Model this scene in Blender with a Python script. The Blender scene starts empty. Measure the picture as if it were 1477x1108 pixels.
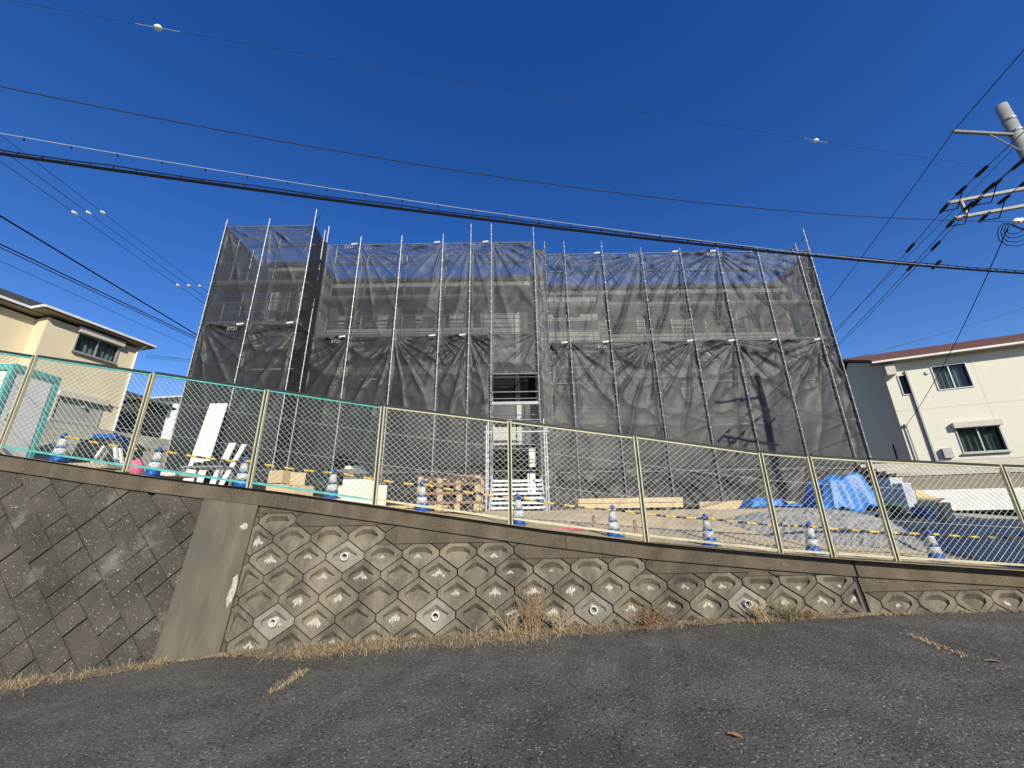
import bpy, math, random
import numpy as np
from mathutils import Vector
rnd = random.Random(7)
C = bpy.context.scene.collection
SC = bpy.context.scene
# ------------------------------------------------------------------ camera, sky, sun
FPX, TH, RO, EYE = 580.0, math.radians(18.5), math.radians(.85), 1.5
_fw = np.array([0, math.cos(TH), math.sin(TH)]); _u0 = np.array([0, -math.sin(TH), math.cos(TH)]); _r0 = np.array([1., 0, 0])
_rt = math.cos(RO) * _r0 - math.sin(RO) * _u0
_up = math.cos(RO) * _u0 + math.sin(RO) * _r0
CAM = np.array([0, 0, EYE])
cam = bpy.data.cameras.new('camera'); camo = bpy.data.objects.new('camera', cam); C.objects.link(camo)
cam.sensor_width = 36; cam.lens = FPX / 1477 * 36; cam.clip_end = 3000; cam.clip_start = .05
from mathutils import Matrix
camo.matrix_world = Matrix(((_rt[0], _up[0], -_fw[0], 0), (_rt[1], _up[1], -_fw[1], 0), (_rt[2], _up[2], -_fw[2], EYE), (0, 0, 0, 1)))
SC.camera = camo
AZ, EL = math.radians(20), math.radians(28.7)
TOSUN = Vector((math.sin(AZ) * math.cos(EL), -math.cos(AZ) * math.cos(EL), math.sin(EL)))
world = bpy.data.worlds.new('World'); SC.world = world; world.use_nodes = True
nt = world.node_tree
sky = nt.nodes.new('ShaderNodeTexSky'); sky.sky_type = 'NISHITA'; sky.sun_disc = False
sky.sun_elevation = EL; sky.sun_rotation = math.atan2(TOSUN.x, TOSUN.y)
sky.air_density = 1.0; sky.dust_density = 0; sky.ozone_density = 2; sky.altitude = 200
hs = nt.nodes.new('ShaderNodeHueSaturation'); hs.inputs['Saturation'].default_value = 1.37; hs.inputs['Hue'].default_value = .519
nt.links.new(sky.outputs[0], hs.inputs['Color']); nt.links.new(hs.outputs[0], nt.nodes['Background'].inputs[0]); nt.nodes['Background'].inputs[1].default_value = .138
sl = bpy.data.lights.new('sun', 'SUN'); sl.energy = 5.0; sl.angle = math.radians(.5); sl.color = (1, .945, .80)
so = bpy.data.objects.new('sun', sl); C.objects.link(so); so.rotation_euler = (-TOSUN).to_track_quat('-Z', 'Y').to_euler(); so.location = (0, -20, 30)
SC.view_settings.view_transform = 'Standard'; SC.view_settings.look = 'None'; SC.view_settings.exposure = .2; SC.view_settings.gamma = 1
SC.cycles.transparent_max_bounces = 24; SC.cycles.max_bounces = 8
# ------------------------------------------------------------------ pixel helpers (photo pixels -> points on a known plane)
def ray(x, y): return _fw + _rt * (x - 738.5) / FPX + _up * (554 - y) / FPX
def onz(x, y, z): d = ray(x, y); return CAM + d * (z - EYE) / d[2]
def ony(x, y, Y): d = ray(x, y); return CAM + d * Y / d[1]
def onpl(x, y, p, n): d = ray(x, y); n = np.array(n); return CAM + d * (np.dot(np.array(p) - CAM, n) / np.dot(d, n))
# ------------------------------------------------------------------ helpers
def tag(o, label=None, cat=None, group=None, kind=None):
    if label: o['label'] = label
    if cat: o['category'] = cat
    if group: o['group'] = group
    if kind: o['kind'] = kind
    return o
def thing(name, label, cat, loc=(0, 0, 0), group=None, rz=0):
    o = bpy.data.objects.new(name, None); C.objects.link(o); o.location = loc; o.rotation_euler.z = rz; o.empty_display_size = .2
    return tag(o, label, cat, group)
def wloc(o):
    v = Vector((0, 0, 0))
    while o is not None: v += o.location; o = o.parent
    return v
def copy_tree(o, parent=None):
    c = o.copy(); C.objects.link(c); c.parent = parent
    for ch in o.children: copy_tree(ch, c)
    return c
def V(*a): return np.array(a, float)
def unit(v): v = np.array(v, float); return v / np.linalg.norm(v)
class MB:
    def __init__(s): s.v = []; s.f = []
    def quad(s, *p):
        b = len(s.v); s.v += [tuple(q) for q in p]; s.f.append(tuple(range(b, b + len(p)))); return s
    def box(s, a, b):
        return s.obox((a[0], a[1], a[2]), (b[0] - a[0], 0, 0), (0, b[1] - a[1], 0), (0, 0, b[2] - a[2]))
    def obox(s, o, ax, ay, az):
        o, ax, ay, az = map(lambda q: np.array(q, float), (o, ax, ay, az)); b = len(s.v)
        if np.dot(np.cross(ax, ay), az) < 0: ax, ay = ay, ax
        for k in (0, 1):
            for (i, j) in ((0, 0), (1, 0), (1, 1), (0, 1)): s.v.append(tuple(o + ax * i + ay * j + az * k))
        for f in ((3, 2, 1, 0), (4, 5, 6, 7), (0, 1, 5, 4), (1, 2, 6, 5), (2, 3, 7, 6), (3, 0, 4, 7)): s.f.append(tuple(b + q for q in f))
        return s
    def cbox(s, c, sx, sy, sz, rz=0):
        a = V(math.cos(rz), math.sin(rz), 0); b_ = V(-math.sin(rz), math.cos(rz), 0)
        return s.obox(np.array(c) - a * sx / 2 - b_ * sy / 2 - V(0, 0, sz / 2), a * sx, b_ * sy, V(0, 0, sz))
    def bar(s, p, q, w, h, upv=(0, 0, 1)):
        p = np.array(p, float); q = np.array(q, float); d = q - p; a = unit(np.cross(d, upv)); u = unit(np.cross(a, d))
        return s.obox(p - a * w / 2 - u * h / 2, d, a * w, u * h)
    def tube(s, pts, r, n=6, caps=True):
        pts = [np.array(p, float) for p in pts]; m = len(pts); b = len(s.v)
        rr = r if isinstance(r, (list, tuple)) else [r] * m
        ref = None
        for i, p in enumerate(pts):
            d = unit(pts[min(i + 1, m - 1)] - pts[max(i - 1, 0)])
            if ref is None: ref = V(0, 0, 1) if abs(d[2]) < .9 else V(1, 0, 0)
            a = unit(np.cross(d, ref)); u = np.cross(a, d); 
            for k in range(n):
                t = 2 * math.pi * k / n
                s.v.append(tuple(p + rr[i] * (a * math.cos(t) + u * math.sin(t))))
        for i in range(m - 1):
            for k in range(n):
                k2 = (k + 1) % n
                s.f.append((b + i * n + k, b + i * n + k2, b + (i + 1) * n + k2, b + (i + 1) * n + k))
        if caps:
            s.f.append(tuple(b + k for k in range(n))[::-1]); s.f.append(tuple(b + (m - 1) * n + k for k in range(n)))
        return s
    def lathe(s, c, prof, n=16):
        return s.tube([V(c[0], c[1], c[2] + z) for r, z in prof], [max(r, .0005) for r, z in prof], n)
    def prism(s, poly, d):
        poly = [np.array(p, float) for p in poly]; d = np.array(d, float); b = len(s.v); n = len(poly)
        s.v += [tuple(p) for p in poly] + [tuple(p + d) for p in poly]
        s.f.append(tuple(range(b, b + n))[::-1]); s.f.append(tuple(range(b + n, b + 2 * n)))
        for i in range(n):
            j = (i + 1) % n; s.f.append((b + i, b + j, b + n + j, b + n + i))
        return s
    def blob(s, c, rx, ry, rz, n=10, seed=0, amp=.2):
        r = random.Random(seed); b = len(s.v); rows = max(4, n // 2)
        for i in range(rows + 1):
            th = math.pi * i / rows
            for k in range(n):
                ph = 2 * math.pi * k / n; q = 1 + r.uniform(-amp, amp)
                s.v.append((c[0] + rx * q * math.sin(th) * math.cos(ph), c[1] + ry * q * math.sin(th) * math.sin(ph), c[2] + rz * q * math.cos(th)))
        for i in range(rows):
            for k in range(n):
                k2 = (k + 1) % n; s.f.append((b + i * n + k, b + (i + 1) * n + k, b + (i + 1) * n + k2, b + i * n + k2))
        return s
    def build(s, name, mat, parent=None, smooth=False, kind=None):
        o0 = wloc(parent) if parent is not None else Vector((0, 0, 0))
        me = bpy.data.meshes.new(name)
        arr = np.array(s.v, float) - np.array(o0)
        me.from_pydata([tuple(q) for q in arr], [], s.f); me.materials.append(mat)
        if smooth: me.polygons.foreach_set('use_smooth', [True] * len(me.polygons))
        me.update()
        o = bpy.data.objects.new(name, me); C.objects.link(o)
        if parent is not None: o.parent = parent
        if kind: o['kind'] = kind
        return o
def shared(name, src, parent, loc):
    o = bpy.data.objects.new(name, src.data); C.objects.link(o); o.parent = parent; o.location = loc; return o
# ------------------------------------------------------------------ materials
def mat(name, c1, c2=None, scale=6., rough=.8, bump=0., bscale=None, metal=0., spec=.3, detail=6., stretch=None, stain=None, stain_scale=1., stain_lo=.5, stain_hi=.7, speck=None, speck_scale=150., speck_t=.66, objvar=0., dark=None):
    m = bpy.data.materials.new(name); m.use_nodes = True; t = m.node_tree; N = t.nodes; L = t.links
    b = N['Principled BSDF']; b.inputs['Roughness'].default_value = rough; b.inputs['Metallic'].default_value = metal
    b.inputs['Specular IOR Level'].default_value = spec
    c2 = c2 or tuple(x * .75 for x in c1)
    geo = N.new('ShaderNodeNewGeometry'); vec = geo.outputs['Position']
    if stretch:
        mp = N.new('ShaderNodeMapping'); mp.inputs['Scale'].default_value = stretch; L.new(vec, mp.inputs['Vector']); vec = mp.outputs[0]
    def noise(sc, det=detail, rgh=.6, v=None):
        n = N.new('ShaderNodeTexNoise'); n.inputs['Scale'].default_value = sc; n.inputs['Detail'].default_value = det; n.inputs['Roughness'].default_value = rgh
        L.new(v or vec, n.inputs['Vector']); return n.outputs['Fac']
    def ramp(f, lo, hi):
        r = N.new('ShaderNodeMapRange'); r.inputs['From Min'].default_value = lo; r.inputs['From Max'].default_value = hi; L.new(f, r.inputs['Value']); return r.outputs[0]
    def mix(f, a, bb):
        x = N.new('ShaderNodeMix'); x.data_type = 'RGBA'
        if hasattr(f, 'links') or hasattr(f, 'is_output'): L.new(f, x.inputs['Factor'])
        else: x.inputs['Factor'].default_value = f
        for s_, q in ((6, a), (7, bb)):
            if isinstance(q, tuple): x.inputs[s_].default_value = (*q, 1)
            else: L.new(q, x.inputs[s_])
        return x.outputs[2]
    col = mix(ramp(noise(scale), .3, .7), tuple(c1), tuple(c2))
    if stain: col = mix(ramp(noise(stain_scale, 5, .65), stain_lo, stain_hi), col, tuple(stain))
    if speck: col = mix(ramp(noise(speck_scale, 2, .5, geo.outputs['Position']), speck_t, speck_t + .06), col, tuple(speck))
    if dark: col = mix(ramp(noise(speck_scale * .8, 3, .6, geo.outputs['Position']), .44, .34), col, tuple(dark))
    if objvar:
        oi = N.new('ShaderNodeObjectInfo'); r = N.new('ShaderNodeMapRange'); r.inputs['To Min'].default_value = 1 - objvar; r.inputs['To Max'].default_value = 1 + objvar
        L.new(oi.outputs['Random'], r.inputs['Value'])
        vm = N.new('ShaderNodeVectorMath'); vm.operation = 'SCALE'; L.new(col, vm.inputs[0]); L.new(r.outputs[0], vm.inputs['Scale']); col = vm.outputs[0]
    L.new(col, b.inputs['Base Color'])
    if bump:
        bp = N.new('ShaderNodeBump'); bp.inputs['Strength'].default_value = min(1, bump); bp.inputs['Distance'].default_value = .02 * max(1, bump)
        L.new(noise(bscale or scale * 4, 5, .65), bp.inputs['Height']); L.new(bp.outputs[0], b.inputs['Normal'])
    return m
M = {}
M['asphalt'] = mat('asphalt', (.165, .149, .12), (.088, .08, .065), 2.2, .85, 1., 40, speck=(.38, .35, .30), speck_scale=48, speck_t=.62, dark=(.03, .027, .023), stain=(.088, .079, .064), stain_scale=.45, stain_lo=.46, stain_hi=.62)
M['crack'] = mat('asphalt_crack', (.02, .019, .018), (.05, .047, .042), 20)
M['block'] = mat('pyramid_block_concrete', (.225, .192, .138), (.112, .095, .068), 2.2, .92, .6, 60, stretch=(1.6, 1.6, .6), stain=(.085, .075, .06), stain_scale=1.1, stain_lo=.46, stain_hi=.68, speck=(.36, .33, .28), speck_scale=70, speck_t=.66, objvar=.14)
M['oldblock'] = mat('dark_flat_block_concrete', (.098, .085, .066), (.050, .044, .035), 1.8, .92, .8, 45, stain=(.17, .16, .14), stain_scale=2.2, stain_lo=.58, stain_hi=.75, speck=(.40, .38, .35), speck_scale=48, speck_t=.66, objvar=.12)
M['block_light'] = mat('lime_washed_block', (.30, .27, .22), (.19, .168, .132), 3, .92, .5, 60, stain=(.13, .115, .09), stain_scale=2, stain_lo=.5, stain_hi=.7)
M['joint'] = mat('joint_mortar', (.05, .046, .04), (.028, .026, .022), 5, .95)
M['cap'] = mat('cast_concrete', (.145, .115, .078), (.068, .055, .038), 1.5, .93, .6, 50, stretch=(1.5, 1.5, .55), stain=(.075, .066, .052), stain_scale=1.4, stain_lo=.5, stain_hi=.7, speck=(.36, .33, .27), speck_scale=60, speck_t=.68)
M['pilaster'] = mat('pilaster_concrete', (.165, .14, .10), (.10, .086, .062), 2, .93, .35, 60, stretch=(2.5, 2.5, .5), stain=(.10, .092, .075), stain_scale=.9)
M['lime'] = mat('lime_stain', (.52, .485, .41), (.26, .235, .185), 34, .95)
M['pvc'] = mat('pvc_white', (.72, .72, .70), (.6, .6, .58), 8, .5)
M['black'] = mat('matt_black', (.012, .012, .013), (.02, .02, .021), 6, .7)
M['sand'] = mat('sandy_soil', (.66, .52, .32), (.50, .385, .235), 1.5, .95, .9, 30, stain=(.40, .33, .23), stain_scale=.5, stain_lo=.5, stain_hi=.7, speck=(.22, .19, .15), speck_scale=40, speck_t=.62)
M['dirt'] = mat('ground_soil', (.20, .17, .12), (.14, .12, .085), 1, .95, .5, 20)
M['gravel'] = mat('grey_gravel', (.40, .385, .36), (.20, .19, .175), 16, .9, 1., 40)
M['drive'] = mat('concrete_drive', (.44, .385, .30), (.35, .31, .245), 1.2, .9, .2, 60)
M['cream_stucco'] = mat('cream_stucco', (.70, .60, .41), (.62, .525, .355), .8, .92, .35, 90)
M['cream_siding'] = mat('cream_siding', (.70, .665, .55), (.63, .595, .48), 9, .9, .5, 22, stretch=(1, 1, 4))
M['white_wall'] = mat('white_stucco', (.74, .72, .68), (.66, .64, .6), 1, .9)
M['roof_dark'] = mat('slate_roof', (.035, .035, .04), (.055, .055, .06), 3, .7, .4, 12, stretch=(1, 1, 6))
M['roof_brown'] = mat('brown_roof', (.16, .07, .045), (.11, .05, .035), 3, .8, .5, 20)
M['trim_white'] = mat('white_trim', (.72, .71, .68), (.6, .59, .56), 3, .5)
M['soffit'] = mat('soffit', (.35, .30, .22), (.3, .26, .19), 2, .9)
M['alu'] = mat('aluminium_frame', (.42, .42, .41), (.34, .34, .33), 6, .45, metal=.4)
M['shutter'] = mat('shutter_slats', (.36, .355, .33), (.32, .315, .29), 3, .6)
M['shutter_box'] = mat('shutter_box', (.55, .5, .42), (.5, .45, .38), 3, .6)
M['curtain'] = mat('curtain_cloth', (.74, .74, .70), (.6, .6, .57), 4, .95)
M['curtain_g'] = mat('green_curtain', (.36, .42, .33), (.26, .31, .24), 4, .95)
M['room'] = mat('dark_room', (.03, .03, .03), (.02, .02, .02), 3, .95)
M['blockwall'] = mat('grey_cement_block', (.36, .35, .30), (.26, .25, .21), 3, .95, .6, 40, objvar=.13)
M['apt'] = mat('apartment_render', (.50, .49, .46), (.40, .395, .37), .8, .9, .2, 40)
M['apt_dark'] = mat('apartment_dark_trim', (.10, .095, .09), (.07, .068, .065), 2, .8)
M['steel'] = mat('galvanised_steel', (.36, .36, .355), (.22, .22, .215), 9, .5, metal=.55, spec=.5)
M['steel_dull'] = mat('weathered_steel', (.34, .34, .33), (.22, .22, .22), 12, .5, metal=.4)
M['deck'] = mat('steel_deck', (.22, .22, .215), (.13, .13, .128), 7, .6, metal=.3)
M['arm'] = mat('weathered_crossarm', (.22, .22, .215), (.15, .15, .147), 10, .6, metal=.3)
M['alum_step'] = mat('aluminium_step', (.78, .78, .77), (.6, .6, .6), 14, .4, metal=.35)
M['teal'] = mat('teal_coated_steel', (.10, .42, .37), (.07, .30, .27), 6, .5, stain=(.35, .5, .42), stain_scale=14, stain_lo=.55, stain_hi=.7)
M['creamsteel'] = mat('cream_painted_steel', (.53, .50, .34), (.42, .385, .25), 7, .55, stain=(.34, .23, .10), stain_scale=9, stain_lo=.6, stain_hi=.72)
M['mesh_white'] = mat('galvanised_wire', (.78, .78, .70), (.62, .62, .56), 9, .45, metal=.25)
M['mesh_teal'] = mat('coated_wire', (.50, .56, .51), (.34, .41, .37), 9, .5)
M['railblack'] = mat('dark_rail', (.018, .022, .02), (.03, .035, .032), 9, .6)
M['coneblue'] = mat('cone_blue', (.02, .10, .36), (.015, .075, .28), 6, .5)
M['conewhite'] = mat('cone_white', (.68, .68, .66), (.5, .5, .48), 9, .5)
M['wood'] = mat('pale_timber', (.62, .49, .30), (.48, .36, .21), 4, .85, .2, 30, stretch=(1, 1, 7))
M['woodred'] = mat('reddish_pallet_timber', (.36, .22, .135), (.25, .145, .09), 5, .85, .2, 30)
M['board'] = mat('white_board', (.76, .73, .66), (.68, .65, .58), 2, .7)
M['cardboard'] = mat('brown_carton', (.56, .42, .25), (.46, .34, .2), 3, .9)
M['tarp'] = mat('blue_tarp', (.045, .22, .58), (.03, .15, .44), 5, .42, .5, 18, spec=.5)
M['plasticgrey'] = mat('grey_plastic_sheet', (.48, .50, .54), (.36, .38, .42), 4, .35, .4, 14)
M['pink'] = mat('pink_plastic', (.72, .16, .26), (.6, .12, .2), 4, .5)
M['greenbag'] = mat('green_bag', (.02, .09, .06), (.015, .06, .04), 8, .7)
M['osb'] = mat('chipboard', (.62, .49, .26), (.50, .37, .17), 30, .85)
M['pole'] = mat('spun_concrete', (.34, .33, .31), (.26, .25, .235), 4, .8, .3, 40)
M['wire'] = mat('black_cable', (.007, .007, .008), (.01, .01, .011), 20, .8, spec=.15)
M['wire_thin'] = mat('thin_wire', (.03, .035, .05), (.02, .025, .035), 20, .6)
M['wire_grey'] = mat('grey_wire', (.42, .44, .48), (.35, .37, .4), 20, .5)
M['ceramic'] = mat('white_ceramic', (.8, .8, .78), (.7, .7, .68), 10, .3)
M['grass'] = mat('dry_grass', (.52, .41, .25), (.26, .18, .10), 40, .9)
M['weed'] = mat('dry_brown_weed', (.27, .155, .09), (.36, .25, .14), 9, .9)
M['weedgreen'] = mat('olive_weed', (.12, .13, .05), (.2, .18, .09), 9, .9)
M['leaf'] = mat('fallen_leaf', (.34, .20, .11), (.22, .11, .06), 15, .85)
M['dark_shed'] = mat('dark_boards', (.03, .028, .026), (.045, .042, .04), 2, .9)  # near-black base colour carries the shade on a neighbour's wall
M['corrug'] = mat('corrugated_roof', (.55, .50, .42), (.36, .32, .27), 2, .6)
M['brown_band'] = mat('brown_fascia', (.26, .21, .16), (.21, .17, .13), 3, .8)
M['carpaint'] = mat('dark_car_paint', (.02, .022, .028), (.024, .026, .03), 2, .25, spec=.6)
def glass_mat():
    m = bpy.data.materials.new('window_glass'); m.use_nodes = True; t = m.node_tree; N = t.nodes; L = t.links
    b = N['Principled BSDF']; b.inputs['Base Color'].default_value = (.02, .025, .03, 1); b.inputs['Roughness'].default_value = .05; b.inputs['Specular IOR Level'].default_value = .8
    tr = N.new('ShaderNodeBsdfTransparent'); tr.inputs[0].default_value = (.75, .8, .8, 1); mx = N.new('ShaderNodeMixShader'); mx.inputs[0].default_value = .22
    L.new(tr.outputs[0], mx.inputs[1]); L.new(b.outputs[0], mx.inputs[2]); L.new(mx.outputs[0], N['Material Output'].inputs[0]); return m
M['glass'] = glass_mat()
def net_mat(name, op, c0=.034, c1=.07):
    m = bpy.data.materials.new(name); m.use_nodes = True; t = m.node_tree; N = t.nodes; L = t.links
    b = N['Principled BSDF']; b.inputs['Roughness'].default_value = .52; b.inputs['Specular IOR Level'].default_value = .38
    geo = N.new('ShaderNodeNewGeometry')
    n = N.new('ShaderNodeTexNoise'); n.inputs['Scale'].default_value = 1.1; n.inputs['Detail'].default_value = 6; L.new(geo.outputs['Position'], n.inputs['Vector'])
    cr = N.new('ShaderNodeMix'); cr.data_type = 'RGBA'; cr.inputs[6].default_value = (c0, c0, c0 * 1.0, 1); cr.inputs[7].default_value = (c1, c1, c1 * .98, 1)
    L.new(n.outputs['Fac'], cr.inputs['Factor']); L.new(cr.outputs[2], b.inputs['Base Color'])
    bp = N.new('ShaderNodeBump'); bp.inputs['Strength'].default_value = .25; bp.inputs['Distance'].default_value = .02
    n2 = N.new('ShaderNodeTexNoise'); n2.inputs['Scale'].default_value = 3; n2.inputs['Detail'].default_value = 7; n2.inputs['Distortion'].default_value = .6
    L.new(geo.outputs['Position'], n2.inputs['Vector']); L.new(n2.outputs['Fac'], bp.inputs['Height']); L.new(bp.outputs[0], b.inputs['Normal'])
    tr = N.new('ShaderNodeBsdfTransparent'); mx = N.new('ShaderNodeMixShader')
    mr = N.new('ShaderNodeMapRange'); mr.inputs['From Min'].default_value = .35; mr.inputs['From Max'].default_value = .65; mr.inputs['To Min'].default_value = op - .05; mr.inputs['To Max'].default_value = op + .05
    L.new(n.outputs['Fac'], mr.inputs['Value'])
    # opacity raised where folds slope away from the sheet's plane, so they show darker
    sx = N.new('ShaderNodeSeparateXYZ'); L.new(geo.outputs['Normal'], sx.inputs[0]); ab = N.new('ShaderNodeMath'); ab.operation = 'ABSOLUTE'; L.new(sx.outputs[1], ab.inputs[0])
    fr = N.new('ShaderNodeMapRange'); fr.inputs['From Min'].default_value = .97; fr.inputs['From Max'].default_value = .6; fr.inputs['To Min'].default_value = 0; fr.inputs['To Max'].default_value = .93 - op; L.new(ab.outputs[0], fr.inputs['Value'])
    ad_ = N.new('ShaderNodeMath'); ad_.operation = 'ADD'; ad_.use_clamp = True; L.new(mr.outputs[0], ad_.inputs[0]); L.new(fr.outputs[0], ad_.inputs[1]); L.new(ad_.outputs[0], mx.inputs[0])
    L.new(tr.outputs[0], mx.inputs[1]); L.new(b.outputs[0], mx.inputs[2]); L.new(mx.outputs[0], N['Material Output'].inputs[0]); return m
M['net'] = net_mat('black_scaffold_net', .57, .028, .072)
M['net_dense'] = net_mat('black_scaffold_net_close_weave', .90, .014, .036)
M['net_mid'] = net_mat('black_scaffold_net_doubled', .80, .030, .066)
def stripe_mat():
    m = bpy.data.materials.new('yellow_black_stripes'); m.use_nodes = True; t = m.node_tree; N = t.nodes; L = t.links
    b = N['Principled BSDF']; b.inputs['Roughness'].default_value = .5
    geo = N.new('ShaderNodeNewGeometry'); sx = N.new('ShaderNodeSeparateXYZ'); L.new(geo.outputs['Position'], sx.inputs[0])
    mu = N.new('ShaderNodeMath'); mu.operation = 'MULTIPLY'; mu.inputs[1].default_value = 3.0; L.new(sx.outputs[0], mu.inputs[0])
    fr = N.new('ShaderNodeMath'); fr.operation = 'FRACT'; L.new(mu.outputs[0], fr.inputs[0])
    gt = N.new('ShaderNodeMath'); gt.operation = 'GREATER_THAN'; gt.inputs[1].default_value = .5; L.new(fr.outputs[0], gt.inputs[0])
    x = N.new('ShaderNodeMix'); x.data_type = 'RGBA'; x.inputs[6].default_value = (.02, .02, .02, 1); x.inputs[7].default_value = (.72, .47, .06, 1)
    L.new(gt.outputs[0], x.inputs['Factor']); L.new(x.outputs[2], b.inputs['Base Color']); return m
M['stripe'] = stripe_mat()
# ------------------------------------------------------------------ retaining wall frame and terrain
PH = math.radians(1.5); WT = V(math.cos(PH), math.sin(PH), 0); WN = V(math.sin(PH), -math.cos(PH), 0); BAT = .15; WY = 6.05
S0 = WY * math.sin(PH)
def W(s, z, o=0.): return V(0, WY, 0) + WT * (s - S0) + WN * (o - BAT * z) + V(0, 0, z)
def interp(x, xs, ys): return float(np.interp(x, xs, ys))
ROAD_X = [-200, -60, -12, -8, -6.2, -4.47, -3.6, -2.03, -.24, 2.54, 4.94, 7.15, 14, 200]
ROAD_Z = [-6, -3., -.8, -.48, -.33, -.17, -.09, -.01, .06, .15, .19, .2, .2, .2]
def road_z(x): return interp(x, ROAD_X, ROAD_Z)
TOP_S = [-14, -7.8, -5.55, -3.5, -1.81, .45, 2.06, 3.74, 5.01, 7.46, 10, 16]
TOP_Z = [3.5, 2.56, 2.21, 1.95, 1.70, 1.36, 1.15, .99, .88, .70, .55, .3]
def top_z(s): return interp(s, TOP_S, TOP_Z)
COPE = .225
BACK_X = [-30, -13, -9, -2, 4, 9, 14, 30]; BACK_Z = [2.6, 2.45, 2.2, 1.72, 1.68, 1.66, 1.35, 1.2]
def ground_z(x, y):
    yf = WY + x * math.tan(PH) + .35
    t = min(1, max(0, (y - yf) / 5.5)); t = t * t * (3 - 2 * t)
    return (1 - t) * (top_z(x) - .02) + t * interp(x, BACK_X, BACK_Z) + .03 * math.sin(x * 1.7 + y * .9) * math.sin(y * 1.3 - x * .6) * t
# big ground sheet
g = MB(); g.quad((-900, -900, -6.5), (900, -900, -6.5), (900, 1500, -6.5), (-900, 1500, -6.5)); tag(g.build('ground', M['dirt']), kind='structure')
def grid_mesh(xs, ys, zf):
    m = MB(); nx = len(xs)
    for y in ys:
        for x in xs: m.v.append((x, y, zf(x, y)))
    for j in range(len(ys) - 1):
        for i in range(nx - 1):
            a = j * nx + i; m.f.append((a, a + 1, a + nx + 1, a + nx))
    return m
road = grid_mesh(sorted(set(list(np.arange(-16, 16.1, .5)) + [-200, -100, -60, -30, 30, 60, 200])), [-200, -60, -20, -5, 0, 2, 3, 4, 5, 6, 7.2], lambda x, y: road_z(x)).build('road', M['asphalt'], smooth=True)
tag(road, kind='structure')
site = grid_mesh(list(np.arange(-16, 18.01, .4)), list(np.arange(6.15, 9, .2)) + list(np.arange(9, 30.1, .5)), ground_z).build('site_ground', M['sand'], smooth=True)
tag(site, kind='structure')
back = MB(); back.box((-200, 30, -6), (200, 400, 1.6)); back.box((18, 6.6, -6), (200, 30, .95)); back.box((-200, 4.5, -6), (-16, 8.5, 2.4)); tag(back.build('terrain', M['dirt']), kind='structure')

# road cracks: strips a few millimetres above the asphalt
def crack(pts, w, m_='crack', name='crack', zoff=.004, jit=.03):
    P = []
    for i in range(len(pts) - 1):
        a = onz(*pts[i], .08); b = onz(*pts[i + 1], .08); n = 7
        for k in range(n): 
            q = a + (b - a) * k / n; P.append(q + V(rnd.uniform(-jit, jit), rnd.uniform(-jit, jit), 0))
    mb = MB()
    for i in range(len(P) - 1):
        d = unit((P[i + 1] - P[i]) * V(1, 1, 0)); nn = V(-d[1], d[0], 0) * w * rnd.uniform(.4, 1.2)
        q = []
        for p, sg in ((P[i], -1), (P[i + 1], -1), (P[i + 1], 1), (P[i], 1)):
            e = p + nn * sg; q.append((e[0], e[1], road_z(e[0]) + zoff))
        mb.quad(*q)
    return mb.build(name, M[m_], road)
crack([(820, 985), (855, 1010), (880, 1040), (905, 1108)], .002)
crack([(980, 1042), (1015, 1033), (1060, 1034), (1110, 1036)], .002)
crack([(1120, 930), (1180, 958), (1215, 990), (1260, 1010)], .0018)
crack([(1240, 893), (1310, 920), (1380, 945), (1477, 977)], .003)
crack([(340, 1045), (375, 1012), (400, 990), (440, 965)], .0025)
# ------------------------------------------------------------------ retaining wall
wall = thing('retaining_wall', 'stained concrete retaining wall of diamond blocks along the asphalt road', 'retaining wall', (0, WY, 0))
def foot_z(s): return road_z(s) - .12
def strip(s0, s1, zlo, zhi, o, th, n=None, name='wall_core', m='joint', parent=wall):
    n = n or max(1, int((s1 - s0) / .4)); mb = MB()
    for i in range(n):
        a, b = s0 + (s1 - s0) * i / n, s0 + (s1 - s0) * (i + 1) / n
        f = [W(a, zlo(a), o), W(b, zlo(b), o), W(b, zhi(b), o), W(a, zhi(a), o)]
        bk = [p - WN * th for p in f]
        mb.quad(*f); mb.quad(bk[1], bk[0], bk[3], bk[2]); mb.quad(f[3], f[2], bk[2], bk[3]); mb.quad(f[1], f[0], bk[0], bk[1])
        if i == 0: mb.quad(bk[0], f[0], f[3], bk[3])
        if i == n - 1: mb.quad(f[1], bk[1], bk[2], f[2])
    return mb.build(name, M[m], parent)
cb = lambda s: top_z(s) - COPE
strip(-13.9, -4.0, foot_z, cb, -.045, .45)
strip(-3.995, 13.9, foot_z, cb, -.155, .34)
# coping beam with small gaps at construction joints
ca = lambda s: top_z(s) - COPE + .002
for a, b in ((-13.9, -6.9), (-6.893, -3.2), (-3.193, .9), (.907, 4.975), (5.005, 9.4), (9.41, 13.9)):
    strip(a, b, ca, top_z, .03, .42, name='coping', m='cap')
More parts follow.
